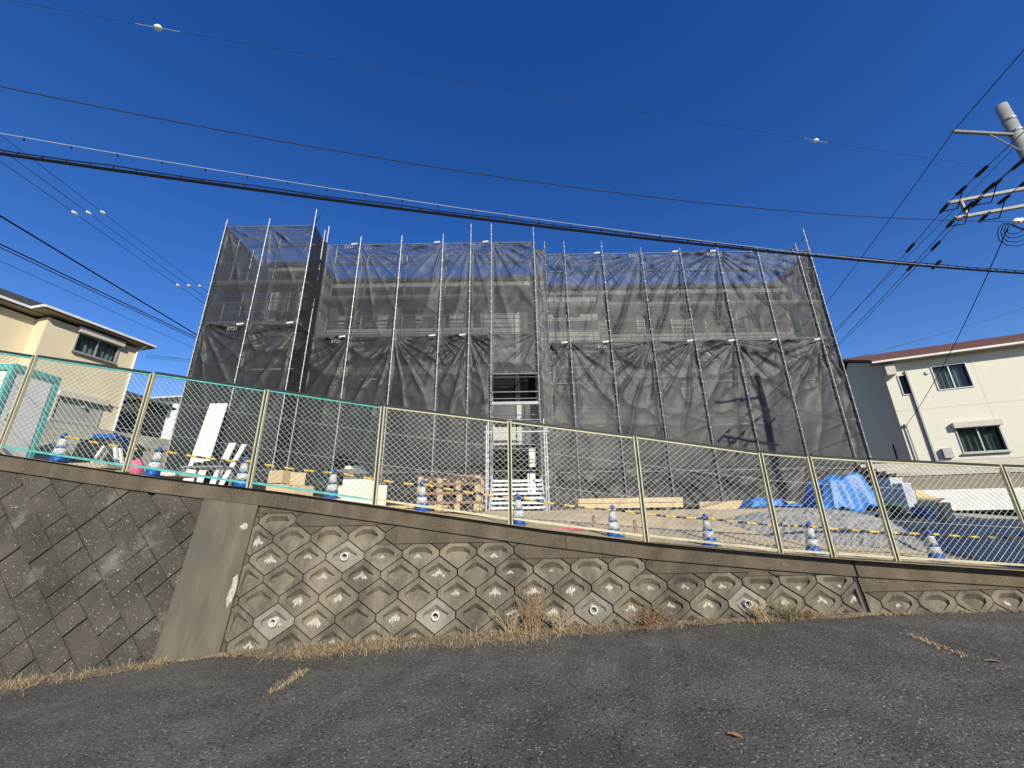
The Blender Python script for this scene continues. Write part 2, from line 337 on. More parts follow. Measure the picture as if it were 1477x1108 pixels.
# pilaster between the two kinds of blocks
strip(-4.43, -3.62, foot_z, cb, .022, .2, name='pilaster', m='pilaster')
strip(4.955, 5.0, foot_z, cb, -.028, .1, 1, name='joint_filler', m='black')
STEP = [(-3.6, -2.85, 1.62), (-2.85, -1.55, 1.43), (-1.55, .3, 1.175), (.3, 2.12, .95), (2.12, 3.85, .73), (3.85, 4.955, .68), (5.0, 13.9, .455)]
for a, b, T in STEP:
    strip(a + .002, b, lambda s: T + .008, lambda s: max(cb(s), T + .05), -.004, .13, name='infill', m='cap')
def clip(poly, nx, ny, d):
    out = []
    for i in range(len(poly)):
        a, b = poly[i], poly[(i + 1) % len(poly)]; da = a[0] * nx + a[1] * ny - d; db = b[0] * nx + b[1] * ny - d
        if da <= 0: out.append(a)
        if da * db < 0: t = da / (da - db); out.append((a[0] + (b[0] - a[0]) * t, a[1] + (b[1] - a[1]) * t))
    return out
def area(p): return abs(sum(p[i][0] * p[(i + 1) % len(p)][1] - p[(i + 1) % len(p)][0] * p[i][1] for i in range(len(p)))) / 2
def block_mesh(poly, o, recess, dep=.09, r_=rnd):
    cx = sum(p[0] for p in poly) / len(poly); cy = sum(p[1] for p in poly) / len(poly); mb = MB(); n = len(poly)
    def ring(k, oo): return [W(cx + (p[0] - cx) * k, cy + (p[1] - cy) * k, oo) for p in poly]
    back_, edge, face = ring(1, -.05 if not recess and dep < .05 else -.16), ring(1, o - .006), ring(.978, o)
    rings = [back_, edge, face]
    if recess: rings += [ring(.64, o - .002)]
    for R0, R1 in zip(rings[:-1], rings[1:]):
        for i in range(n): j = (i + 1) % n; mb.quad(R0[i], R0[j], R1[j], R1[i])
    last = rings[-1]
    if recess:
        fl = [W(*q) for q in recess_floor(poly, o, dep)]
        for i in range(n): j = (i + 1) % n; mb.quad(last[i], last[j], fl[j], fl[i])
        mb.quad(*fl)
    else: mb.quad(*last)
    return mb
def recess_floor(poly, o, dep):
    n = len(poly); cx = sum(p[0] for p in poly) / n; cy = sum(p[1] for p in poly) / n
    y0 = min(p[1] for p in poly) - cy; y1 = max(p[1] for p in poly) - cy; out = []
    for p in poly:
        x, y = (p[0] - cx) * .64, (p[1] - cy) * .64; f = (y / .64 - y0) / (y1 - y0); t = max(0, (f - .35) / .65)
        out.append((cx + x * (1 - .10 * t), cy + y - .072 * t))
    lo, hi = min(q[1] for q in out), max(q[1] for q in out)
    return [(q[0], q[1], o - .004 - dep * (q[1] - lo) / (hi - lo)) for q in out]
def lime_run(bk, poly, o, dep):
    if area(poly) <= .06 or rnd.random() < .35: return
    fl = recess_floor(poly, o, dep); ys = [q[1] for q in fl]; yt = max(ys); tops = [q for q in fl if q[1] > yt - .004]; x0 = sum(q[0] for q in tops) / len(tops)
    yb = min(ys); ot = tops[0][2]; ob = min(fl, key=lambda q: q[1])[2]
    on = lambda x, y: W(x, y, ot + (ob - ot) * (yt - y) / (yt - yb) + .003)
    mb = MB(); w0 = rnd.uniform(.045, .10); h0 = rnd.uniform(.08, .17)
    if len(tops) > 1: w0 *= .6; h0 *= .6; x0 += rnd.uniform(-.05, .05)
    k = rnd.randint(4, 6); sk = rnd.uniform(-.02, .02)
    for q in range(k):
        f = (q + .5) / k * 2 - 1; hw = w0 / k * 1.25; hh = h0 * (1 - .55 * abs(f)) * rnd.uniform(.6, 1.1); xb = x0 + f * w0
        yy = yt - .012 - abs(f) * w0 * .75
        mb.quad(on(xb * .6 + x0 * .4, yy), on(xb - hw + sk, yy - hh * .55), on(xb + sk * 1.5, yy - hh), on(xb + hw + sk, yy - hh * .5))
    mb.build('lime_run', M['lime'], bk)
WPIT, RPIT, SIDE = .531, .255, .075
HX = [(-.5 * WPIT, -SIDE / 2), (0, -RPIT + SIDE / 2), (.5 * WPIT, -SIDE / 2), (.5 * WPIT, SIDE / 2), (0, RPIT - SIDE / 2), (-.5 * WPIT, SIDE / 2)]
weeps = {(0, -1), (3, -2 + 2), (0, 3), (0, 7), (0, 11)}
proto = None; nblk = 0
for r in range(-2, 7):
    for c in range(-4, 40):
        s0 = -2.5 + c * WPIT - (WPIT / 2 if r % 2 else 0) + (.09 if s0_sec2 else 0) if False else -2.5 + c * WPIT - (WPIT / 2 if r % 2 else 0)
        z0 = .30 + RPIT * r + .016 * s0
        for a, b, T in ((-3.615, 4.95, None), (5.005, 13.8, .455)):
            poly = [(s0 + x * .972, z0 + y * .965) for x, y in HX]
            if T is not None: poly = [(x, y - .07) for x, y in poly]
            poly = clip(clip(poly, 1, 0, b), -1, 0, -a)
            if len(poly) < 3: continue
            def flat(pl):
                if len(pl) >= 3: pl = clip(pl, 0, -1, -(road_z(s0) - .1))
                if len(pl) >= 3 and area(pl) > .003: block_mesh(pl, -.004, False).build('infill', M['cap'], wall)
            if T is None:
                pcs = [q for q in STEP if q[0] < max(p[0] for p in poly) and q[1] > min(p[0] for p in poly)]
                TT = min(q[2] for q in pcs)
                for q in pcs:
                    if q[2] > TT:
                        pl = clip(clip(poly, 1, 0, q[1]), -1, 0, -q[0]); pl = clip(pl, 0, 1, q[2] + .02) if len(pl) >= 3 else pl
                        flat(clip(pl, 0, -1, -(TT + .004)) if len(pl) >= 3 else pl)
            else: TT = T
            sc = sum(p[0] for p in poly) / len(poly); zc_ = sum(p[1] for p in poly) / len(poly)
            poly = clip(poly, 0, 1, TT)
            if len(poly) < 3: continue
            if zc_ > TT - .03 or area(poly) < .02: flat(poly); continue
            poly = clip(poly, 0, -1, -(road_z(sc) - .1))
            if len(poly) < 3 or area(poly) < .008: continue
            br = (r, c) in ((0, -1), (3, 1), (0, 3), (0, 7), (0, 11)) and T is None
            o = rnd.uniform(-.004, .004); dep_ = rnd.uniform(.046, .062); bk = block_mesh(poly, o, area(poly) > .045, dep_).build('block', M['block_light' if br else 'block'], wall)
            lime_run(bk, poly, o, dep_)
            if br:
                P = W(s0, z0, -.06); ax = unit(WN + V(0, 0, -.05)); mb = MB()
                ring_o, ring_i = .052, .040; n = 18
                a_ = unit(np.cross(ax, (0, 0, 1))); u_ = np.cross(a_, ax)
                def rg(rad, l): return [P + ax * l + rad * (a_ * math.cos(2 * math.pi * k / n) + u_ * math.sin(2 * math.pi * k / n)) for k in range(n)]
                R_ = [rg(ring_o, 0), rg(ring_o, .085), rg(ring_i, .085), rg(ring_i, .02)]
                for A_, B_ in zip(R_[:-1], R_[1:]):
                    for k in range(n): mb.quad(A_[k], A_[(k + 1) % n], B_[(k + 1) % n], B_[k])
                wp = mb.build('weep_pipe', M['pvc'], wall); mb = MB(); mb.quad(*rg(ring_i, .022)); mb.build('pipe_bore', M['black'], wp)
# lime runs below some block apexes and patches on the wall
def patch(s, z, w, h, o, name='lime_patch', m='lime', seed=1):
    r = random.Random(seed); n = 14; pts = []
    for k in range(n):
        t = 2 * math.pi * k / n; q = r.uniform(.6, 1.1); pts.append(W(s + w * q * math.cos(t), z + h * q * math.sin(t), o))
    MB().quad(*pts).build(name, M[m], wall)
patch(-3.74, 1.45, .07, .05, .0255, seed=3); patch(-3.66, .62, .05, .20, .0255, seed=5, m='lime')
# dark flat blocks on the left, laid at 45 degrees in running bond
A45 = V(math.cos(math.pi / 4), math.sin(math.pi / 4)); B45 = V(math.cos(-math.pi / 4), math.sin(-math.pi / 4)); CS = .309
for i in range(-34, 22):
    for j in range(-30, 34):
        k = j + (i % 2)
        if k % 2: continue
        a0, a1 = i * CS, (i + 1) * CS; b0, b1 = j * CS, (j + 2) * CS
        if rnd.random() < .28: spans = ((b0, b0 + CS), (b0 + CS, b1))
        else: spans = ((b0, b1),)
        for q0, q1 in spans:
            gp = .006
            poly = [(-7 + A45[0] * x + B45[0] * y, 1 + A45[1] * x + B45[1] * y) for x, y in ((a0 + gp, q0 + gp), (a1 - gp, q0 + gp), (a1 - gp, q1 - gp), (a0 + gp, q1 - gp))]
            poly = [(p[0], p[1]) for p in poly][::-1]
            if not any(-13.8 < p[0] < -4.43 and p[1] < top_z(p[0]) for p in poly): continue
            poly = clip(clip(poly, 1, 0, -4.436), -1, 0, 13.8)
            if len(poly) < 3: continue
            sc = sum(p[0] for p in poly) / len(poly)
            sl_ = (top_z(sc + .3) - top_z(sc - .3)) / .6
            poly = clip(poly, -sl_, 1, cb(sc) - sl_ * sc - .006)
            if len(poly) >= 3: poly = clip(poly, 0, -1, -(road_z(sc) - .12))
            if len(poly) < 3 or area(poly) < .01: continue
            poly = poly if sum(poly[q][0] * poly[(q + 1) % len(poly)][1] - poly[(q + 1) % len(poly)][0] * poly[q][1] for q in range(len(poly))) > 0 else poly[::-1]
            block_mesh(poly, rnd.uniform(-.012, .006), False, .02).build('block', M['oldblock'], wall)
# ------------------------------------------------------------------ chain-link fence
FY = .26
def FP(s, z): p = W(s, 0, 0) - WN * (.15 * top_z(s) * 0 + FY + .10); return V(p[0], p[1], z)
FT_S = [-14, -7.87, -5.81, -3.90, -1.95, .11, 2.16, 4.13, 4.8, 5.88, 8.07, 14]; FT_Z = [5.15, 4.20, 3.88, 3.585, 3.28, 3.01, 2.74, 2.46, 2.40, 2.325, 2.20, 1.9]
FB_S = [-14, -7.73, -5.76, -3.84, -1.94, .12, 2.13, 4.15, 5.87, 8, 14]; FB_Z = [3.6, 2.66, 2.36, 2.07, 1.80, 1.50, 1.23, 1.0, .87, .72, .4]
ft = lambda s: interp(s, FT_S, FT_Z); fb = lambda s: interp(s, FB_S, FB_Z)
def fence(name, label, posts, m_rail, m_post, m_mesh, last=True):
    t = thing(name, label, 'fence', tuple(FP(posts[0], fb(posts[0]))))
    for s in (posts if last else posts[:-1]):
        for ds in ((-.026, .026)):
            mb = MB(); mb.obox(FP(s + ds, fb(s) - .13) - WT * .009 - WN * .02, WT * .018, WN * .045, V(0, 0, ft(s) - fb(s) + .12)); mb.build('post', M[m_post], t)
        mb = MB()
        mb.obox(FP(s, fb(s) - .13) - WT * .016 - WN * .012, WT * .032, WN * .02, V(0, 0, ft(s) - fb(s) + .10)); mb.build('post_slot', M['railblack'], t)
        mb = MB(); mb.obox(FP(s, fb(s) - .2) - WT * .04 - WN * .03, WT * .08, WN * .06, V(0, 0, .1)); mb.build('post_foot', M['railblack'], t)
    for a, b in zip(posts[:-1], posts[1:]):
        MB().bar(FP(a + .045, ft(a)), FP(b - .045, ft(b)), .045, .035).build('top_rail', M['railblack'], t)
        MB().bar(FP(a + .045, ft(a) - .032), FP(b - .045, ft(b) - .032), .03, .022).build('top_rail_lip', M[m_rail], t)
        MB().bar(FP(a + .045, fb(a)), FP(b - .045, fb(b)), .03, .032).build('bottom_rail', M[m_rail], t)
        for f in (.36, .70):
            MB().tube([FP(a, fb(a) + (ft(a) - fb(a)) * f), FP(b, fb(b) + (ft(b) - fb(b)) * f)], .0022, 4).build('tension_wire', M[m_mesh], t)
        mb = MB(); P = .10; CX = 1.15; z0a, z1a, z0b, z1b = fb(a) + .02, ft(a) - .04, fb(b) + .02, ft(b) - .04; Wd = b - a - .09; H = z1a - z0a
        n = int((Wd + H) / P) + 2
        def pt(x, h): # x along panel, h 0..H
            u = x / Wd; lo = z0a + (z0b - z0a) * u; hi = z1a + (z1b - z1a) * u
            return FP(a + .045 + x, lo + (hi - lo) * h / H) + WN * (.006 * math.sin(x * 3.1 + a) * math.sin(h * 3) + .004 * math.sin(x * 9 + h * 4))
        for k in range(-int(H * CX / P) - 1, int(Wd / P) + 1):
            for sg in (1, -1):
                x0 = k * P; pts = []
                for q in range(9):
                    h = H * q / 8; x = x0 + h * CX if sg > 0 else x0 + (H - h) * CX
                    pts.append((x, h))
                # clip to 0..Wd
                out = []
                for (xa, ha), (xb, hb) in zip(pts[:-1], pts[1:]):
                    t0, t1 = 0, 1
                    if xa > xb: xa, xb, ha, hb = xb, xa, hb, ha
                    if xb <= 0 or xa >= Wd: continue
                    if xa < 0: f = -xa / (xb - xa); xa, ha = 0, ha + (hb - ha) * f
                    if xb > Wd: f = (Wd - xa) / (xb - xa); xb, hb = Wd, ha + (hb - ha) * f
                    out.append(((xa, ha), (xb, hb)))
                if not out: continue
                out.sort(key=lambda q: q[0][0]); pl = [out[0][0]] + [q[1] for q in out]
                if len(pl) > 3: pl = [pl[0], pl[len(pl) // 2], pl[-1]]
                mb.tube([pt(*q) + WN * (.002 * sg) for q in pl], .0034, 3, False)
        mb.build('mesh_panel', M[m_mesh], t)
    return t
fence('chain_link_fence', 'teal railed chain link fence on the wall beside the portable toilet', [-13.7, -11.75, -9.8, -7.8, -5.79, -3.87, -1.95], 'teal', 'creamsteel', 'mesh_teal', False)
fence('chain_link_fence', 'cream railed chain link fence on the wall in front of the sand', [-1.95, .115, 2.145, 4.14, 4.92, 5.88, 8.05, 10.1, 12.1, 13.8], 'creamsteel', 'creamsteel', 'mesh_white')
# ------------------------------------------------------------------ utility: walls with window holes
def wall_holes(mb, O, ax, n, L, z0, z1, holes, rev=.12):
    """front skin in plane O + ax*s, outward normal n, with rectangular holes (s0,s1,za,zb) and reveals"""
    xs = sorted({0, L, *[h[0] for h in holes], *[h[1] for h in holes]}); zs = sorted({z0, z1, *[h[2] for h in holes], *[h[3] for h in holes]})
    O = np.array(O, float); P = lambda s, z, d=0: V(*(O[:2] + (ax * s - n * d)[:2]), z)
    for i in range(len(xs) - 1):
        for j in range(len(zs) - 1):
            cx, cz = (xs[i] + xs[i + 1]) / 2, (zs[j] + zs[j + 1]) / 2
            if any(h[0] < cx < h[1] and h[2] < cz < h[3] for h in holes): continue
            mb.quad(P(xs[i], zs[j]), P(xs[i + 1], zs[j]), P(xs[i + 1], zs[j + 1]), P(xs[i], zs[j + 1]))
    for a, b, c, d in holes:
        for (p, q) in (((a, c), (b, c)), ((b, c), (b, d)), ((b, d), (a, d)), ((a, d), (a, c))):
            mb.quad(P(*p), P(*q), P(*q, rev), P(*p, rev))
def window(parent, O, ax, n, s0, s1, z0, z1, style='curtain', mull=True, box=False, fr=.045, rev=.10, cur='curtain'):
    O = np.array(O, float); P = lambda s, z, d=0: V(*(O[:2] + (ax * s - n * d)[:2]), z)
    mb = MB(); up = V(0, 0, 1)
    for a, b, c, d in ((s0, s1, z0, z0 + fr), (s0, s1, z1 - fr, z1), (s0, s0 + fr, z0 + fr, z1 - fr), (s1 - fr, s1, z0 + fr, z1 - fr)):
        mb.obox(P(a, c, rev), ax * (b - a), n * (rev + .035), up * (d - c))
    if mull:
        m_ = (s0 + s1) / 2; mb.obox(P(m_ - fr / 2, z0 + fr, rev), ax * fr, n * .08, up * (z1 - z0 - 2 * fr))
    w = mb.build('window', M['alu'], parent)
    if style == 'shutter':
        nn = max(4, int((z1 - z0) / .08)); mb = MB()
        for k in range(nn):
            a = z0 + fr + (z1 - z0 - 2 * fr) * k / nn; h = (z1 - z0 - 2 * fr) / nn
            mb.obox(P(s0 + fr, a, .04), ax * (s1 - s0 - 2 * fr), n * .03, up * h * .88)
        mb.build('shutter', M['shutter'], w)
    else:
        for a, b in (((s0 + fr, (s0 + s1) / 2 - fr / 2), ((s0 + s1) / 2 + fr / 2, s1 - fr)) if mull else ((s0 + fr, s1 - fr),)):
            MB().obox(P(a, z0 + fr, rev - .015), ax * (b - a), n * .006, up * (z1 - z0 - 2 * fr)).build('pane', M['glass'], w)
        mb = MB(); N_ = 40; pr = None
        for k in range(N_ + 1):
            s = s0 + fr + (s1 - s0 - 2 * fr) * k / N_; dd = rev + .13 + .035 * math.sin(k * 1.1) + .02 * math.sin(k * .37)
            if pr is not None and (style == 'curtain' or abs(k / N_ - .5) > .22):
                mb.quad(P(pr[0], z0 + .02, pr[1]), P(s, z0 + .02, dd), P(s, z1 - .03, dd), P(pr[0], z1 - .03, pr[1]))
            pr = (s, dd)
        mb.build('curtain', M[cur], w)
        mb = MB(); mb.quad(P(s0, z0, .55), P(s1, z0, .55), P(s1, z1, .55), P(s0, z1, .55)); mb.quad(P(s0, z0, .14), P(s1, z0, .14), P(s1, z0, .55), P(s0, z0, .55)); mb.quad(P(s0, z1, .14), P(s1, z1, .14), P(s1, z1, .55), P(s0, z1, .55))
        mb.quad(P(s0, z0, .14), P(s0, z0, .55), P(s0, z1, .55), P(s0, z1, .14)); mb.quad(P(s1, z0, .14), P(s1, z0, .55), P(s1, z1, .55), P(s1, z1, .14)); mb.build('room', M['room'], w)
    if box:
        MB().obox(P(s0 - .06, z1 - .02, 0) - n * .0 + n * .036, ax * (s1 - s0 + .12), n * .17, up * .24).build('shutter_box', M['shutter_box'], w)
        mb = MB(); mb.obox(P(s0 - .05, z0 - .06, 0) + n * .036, ax * (s1 - s0 + .1), n * .09, up * .05).build('sill', M['alu'], w)
    return w
# ------------------------------------------------------------------ apartment building behind the nets
apt = thing('apartment_building', 'three storey pale apartment block wrapped in scaffolding and black nets', 'building', (0, 20, 1.7))
XA = V(1, 0, 0); NA = V(0, -1, 0)
secs = [(-10.2, -8.2, 14.75, 'L'), (-8.2, 1.35, 16.05, 'C'), (1.35, 13.1, 16.95, 'R')]
FL = [2.1, 5.45, 9.02]; ROOFZ = 11.55
for x0, x1, yf, k in secs:
    yb = yf + (1.1 if k != 'L' else .3)           # balcony back wall
    holes = []; wins = []
    if k == 'C': units = [(-7.9, -6.3), (-5.9, -4.5), (-4.3, -2.9), (-2.3, -1.4)]
    elif k == 'R': units = [(4.7, 6.3), (6.6, 8.0), (8.9, 10.5), (10.9, 12.5)]
    else: units = [(-9.9, -9.0)]
    for fz in FL:
        for a, b in units:
            holes.append((a - x0, b - x0, fz + .25, fz + 2.1)); wins.append((a - x0, b - x0, fz + .25, fz + 2.1))
    if k == 'C':
        holes += [(-.85 - x0, 1.05 - x0, 1.75, 4.5), (-.85 - x0, 1.05 - x0, 6.4, 8.3)]
    mb = MB(); wall_holes(mb, (x0, yb, 0), XA, NA, x1 - x0, 1.2, ROOFZ, holes)
    mb.quad((x0, yb, 1.2), (x0, 25, 1.2), (x0, 25, ROOFZ), (x0, yb, ROOFZ)); mb.quad((x1, 25, 1.2), (x1, yb, 1.2), (x1, yb, ROOFZ), (x1, 25, ROOFZ)); mb.quad((x1, 25, 1.2), (x0, 25, 1.2), (x0, 25, ROOFZ), (x1, 25, ROOFZ))
    mb.build('wall', M['apt'], apt)
    for i, w in enumerate(wins):
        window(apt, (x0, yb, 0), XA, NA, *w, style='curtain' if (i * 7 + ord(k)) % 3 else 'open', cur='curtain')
    mb = MB(); mb.box((x0 - .1, yf - .12, ROOFZ + .003), (x1 + .1, 25.1, ROOFZ + .26)); rf = mb.build('roof_slab', M['apt'], apt)
    mb = MB(); mb.box((x0 - .16, yf - .2, ROOFZ + .262), (x1 + .16, 25.2, ROOFZ + .46)); mb.build('roof_edge', M['apt_dark'], rf)
    if k == 'L': continue
    bx0 = x0 if k == 'C' else 4.1; bx1 = -1.0 if k == 'C' else x1
    for fz in FL:
        mb = MB(); mb.box((bx0 + .02, yf, fz - .2), (bx1 - .02, yb - .003, fz)); bal = mb.build('balcony', M['apt'], apt)
        mb = MB(); mb.box((bx0 + .02, yf, fz + .003), (bx1 - .02, yf + .12, fz + .5)); mb.build('parapet', M['apt'], bal)
        for q in (.62, .76, .92):
            MB().tube([(bx0 + .03, yf + .06, fz + q), (bx1 - .03, yf + .06, fz + q)], .025, 6).build('rail', M['apt_dark'], bal)
        x = bx0 + .9
        while x < bx1 - .3: MB().box((x, yf + .03, fz + .503), (x + .05, yf + .09, fz + .93)).build('baluster', M['apt_dark'], bal); x += 1.8
        x = bx0 + 2.95
        while x < bx1 - 1: MB().box((x, yf + .13, fz + .003), (x + .06, yb - .004, fz + 2.0)).build('partition', M['apt'], bal); x += 3.6
    mb = MB(); mb.box((x1 - .16, yf - .02, 1.2), (x1 - .01, yb - .002, ROOFZ - .002)); mb.build('end_wall', M['apt'], apt)
    if k == 'R':  # closed stair block with small high windows
        hs = [(.55, 1.95, fz + 1.3, fz + 2.0) for fz in FL]
        mb = MB(); wall_holes(mb, (1.35, yf - .05, 0), XA, NA, 2.7, 1.2, ROOFZ - .01, hs); mb.quad((4.05, yf - .05, 1.2), (4.05, yb, 1.2), (4.05, yb, ROOFZ - .01), (4.05, yf - .05, ROOFZ - .01)); mb.build('wall', M['white_wall'], apt)
        for h in hs: window(apt, (1.35, yf - .05, 0), XA, NA, *h, style='curtain')
# entrance recess box (dark) behind the stair bay
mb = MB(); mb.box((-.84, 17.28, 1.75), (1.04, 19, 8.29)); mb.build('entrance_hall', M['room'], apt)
# ------------------------------------------------------------------ scaffolding
def post_mesh(x, y, z0, z1, m='steel', r=.021):
    mb = MB(); mb.tube([(x, y, z0), (x, y, z1)], r, 8)
    z = z0 + .3
    while z < z1 - .1:
        mb.tube([(x, y, z - .03), (x, y, z + .025)], .034, 8); mb.box((x - .045, y - .015, z - .012), (x + .045, y + .015, z + .012)); z += .475
    mb.tube([(x, y, z0), (x, y, z0 + .012)], .07, 8)
    return mb
LIFT = [3.15, 4.95, 6.76, 8.6, 10.4, 12.15]
SECT = {
 'wing': dict(D=13.5, xs=[-11.61, -9.86, -8.0], tops=[13.35, 13.35, 13.8], Dr=14.35, lab='tube scaffold of the protruding wing beside the beige house'),
 'mid': dict(D=14.75, xs=[-8.05, -6.56, -4.76, -2.94, -1.72, -.82, 1.04], tops=[14.0, 13.4, 13.42, 13.47, 14.0, 14.0, 13.95], Dr=15.7, lab='tube scaffold around the open stair bay of the apartment block'),
 'far': dict(D=15.65, xs=[1.6, 2.5, 4.24, 6.02, 7.82, 9.56, 11.38, 13.2, 13.76], tops=[13.7, 13.7, 13.68, 13.3, 13.25, 13.25, 13.25, 13.4, 14.2], Dr=16.6, lab='long tube scaffold on the side of the apartment block nearest the utility pole'),
}
for key, S in SECT.items():
    xs, D, Dr = S['xs'], S['D'], S['Dr']
    t = thing('scaffold', S['lab'], 'scaffold', (xs[0], D, ground_z(xs[0], D)), 'scaffold sections'); S['obj'] = t
    for x, tp in zip(xs, S['tops']):
        post_mesh(x, D, ground_z(x, D), tp).build('post', M['steel'], t)
        post_mesh(x + .02, Dr, ground_z(x, Dr), tp - .35, r=.022).build('rear_post', M['steel_dull'], t)
    for z in LIFT + [13.08]:
        MB().tube([(xs[0] - .08, D + .13, z), (xs[-1] + .08, D + .13, z)], .02, 6).build('ledger', M['steel'], t)
    for z in LIFT:
        MB().tube([(xs[0], Dr + .04, z + .5), (xs[-1], Dr + .04, z + .5)], .019, 6).build('guard_rail', M['steel_dull'], t)
        MB().tube([(xs[0], Dr + .04, z + .95), (xs[-1], Dr + .04, z + .95)], .019, 6).build('guard_rail', M['steel_dull'], t)
        MB().tube([(xs[0], D + .17, z + .95), (xs[-1], D + .17, z + .95)], .017, 6).build('guard_rail', M['steel_dull'], t)
        if z > 11.5: continue
        for a, b in zip(xs[:-1], xs[1:]):
            if key == 'mid' and a == -.82: continue
            mb = MB(); mb.box((a + .03, D + .22, z - .02), (b - .03, D + .52, z + .02)); mb.box((a + .03, D + .54, z - .02), (b - .03, Dr - .04, z + .02)); mb.box((a + .03, D + .20, z + .021), (b - .03, D + .215, z + .16))
            mb.build('deck_board', M['deck'], t)
    for x in xs:
        for z in LIFT: MB().tube([(x, D + .03, z - .04), (x, Dr, z - .04)], .017, 5).build('transom', M['steel_dull'], t)
    for i, (a, b) in enumerate(zip(xs[:-1], xs[1:])):
        if b - a > 1.5 and i % 3 == 1 and not (key == 'mid' and a == -.82):
            for q, z in enumerate(LIFT[:-1]):
                p, q_ = ((a, b) if q % 2 else (b, a)); MB().tube([(p, D + .2, z), (q_, D + .2, LIFT[q + 1])], .014, 5).build('brace', M['steel_dull'], t)
# return of the wing and tie tubes sticking out of the top
tw = SECT['wing']['obj']
for y in (15.3, 17.1, 18.9): post_mesh(-11.61, y, ground_z(-11.6, y), 13.2).build('rear_post', M['steel'], tw)
for z in LIFT: MB().tube([(-11.57, 13.5, z), (-11.57, 18.9, z)], .02, 6).build('ledger', M['steel_dull'], tw)
MB().tube([(-8.35, 13.6, 12.6), (-8.0, 13.9, 13.9)], .02, 6).build('tie_tube', M['black'], tw)
MB().tube([(13.1, 15.9, 13.2), (13.75, 15.7, 13.75)], .02, 6).build('tie_tube', M['black'], SECT['far']['obj'])
# ------------------------------------------------------------------ net sheets
def sheet(x0, x1, D, z1, z0, seed, sag=.5, m='net', cut=None, ydir=None, heavy=1.):
    """a net sheet hung between two posts, z1 top, z0 bottom, with real folds"""
    r = random.Random(seed); Wd, H = x1 - x0, z1 - z0
    nu, nv = max(10, int(Wd / .034)), max(8, int(H / .045))
    ph = [r.uniform(0, 6.28) for _ in range(16)]; sk = r.uniform(-.8, .8); s_ = sag * r.uniform(.5, 1.4)
    big = r.uniform(.05, .10) * heavy; bil = r.uniform(-.04, .10); lead = r.random() < .5
    rl, rr_ = (r.uniform(1., 1.7), r.uniform(.25, .7)) if lead else (r.uniform(.25, .7), r.uniform(1., 1.7)); K = [r.uniform(15, 26), r.uniform(15, 26)]
    f1 = r.uniform(3.2, 5.2)
    nz = lambda x, y: math.sin(1.7 * x + 1.1 * y + ph[8]) * .5 + math.sin(-1.2 * x + 2.3 * y + ph[9]) * .35 + math.sin(3.9 * x + 2.9 * y + ph[10]) * .25
    crease = lambda t: (1 - abs(math.sin(t))) ** 2.4
    Vv = []; F = []
    for j in range(nv + 1):
        v = j / nv
        for i in range(nu + 1):
            u = i / nu; xx = u * Wd; d = v * H; par = 4 * u * (1 - u); edge = min(1, min(u, 1 - u) * Wd / .10); w_ = nz(xx, d); w2 = nz(xx * 2.7 + 5, d * 2.3)
            q = 0
            sw = d - s_ * par * (1 + sk * (u - .5))                     # swags between the posts
            q += big * par ** .7 * (crease(sw * f1 * .5 + ph[0] + .5 * w_) - .35) * math.exp(-d / 1.3) * 1.5 * (.6 + .4 * w2)
            for kk, (cx, amp, pp) in enumerate(((0, rl, ph[4]), (Wd, rr_, ph[5]))):        # pleats fanning out of the tied corners
                dx = abs(xx - cx); rad = math.hypot(dx, d); an = math.atan2(dx, d + .05)
                q += .042 * amp * heavy * (crease(an * K[kk] * .5 + pp + .35 * w_) - .3) * min(1, rad / .5) * math.exp(-rad / (3.4 if amp > .9 else 1.6)) * max(.15, .75 + .6 * w2)
                for k, zz in enumerate((1.8, 3.6)):
                    dd_ = d - zz; rad2 = math.hypot(dx, dd_); an2 = math.atan2(dd_, dx + .05)
                    q += .020 * amp * (crease(an2 * 4 + pp + k + .4 * w_) - .3) * min(1, rad2 / .3) * math.exp(-rad2 / .8)
            q += .012 * (crease(d * 9 + ph[7] + 2.5 * w2) - .3) * math.exp(-min(u, 1 - u) * Wd / .16)      # puckers along the lacing
            q += .010 * w_ * par + .004 * w2
            q += bil * par * math.sin(math.pi * v) - .012
            dip = .05 * par * s_ * (1 - v) * .6                             # top edge sags a little
            zt = z1 - d - dip * (1 if j == 0 else 1 - v)
            if cut is not None: zt = max(zt, cut(u) + .02 * math.sin(u * 30)) if j == nv or zt < cut(u) else zt
            if ydir is None: Vv.append((x0 + xx, D + .07 - max(-.12, min(.15, q)) * edge, zt))
            else: Vv.append((x0 - .035 * ydir[2] - q * edge * ydir[2], D + xx * ydir[1], zt))
    for j in range(nv):
        for i in range(nu):
            a = j * (nu + 1) + i; F.append((a, a + nu + 1, a + nu + 2, a + 1))
    mb = MB(); mb.v = Vv; mb.f = F
    # shift mesh so the origin sits at the sheet's top corner
    o = thing_mesh = None
    org = Vector((x0, D, z1)); me = bpy.data.meshes.new('mesh_sheet'); arr = np.array(Vv) - np.array(org); me.from_pydata([tuple(q) for q in arr], [], F); me.materials.append(M[m]); me.polygons.foreach_set('use_smooth', [True] * len(F)); me.update()
    o = bpy.data.objects.new('mesh_sheet', me); C.objects.link(o); o.location = org
    return o
ORD = ['first', 'second', 'third', 'fourth', 'fifth', 'sixth', 'seventh', 'eighth', 'ninth']
ROWS = [('upper', 13.06, 8.60), ('middle', 8.58, 3.30), ('bottom', 3.27, 1.85)]
def tagplate(o, x, D, z, parent):
    pass
sd = 100; tags_at = []
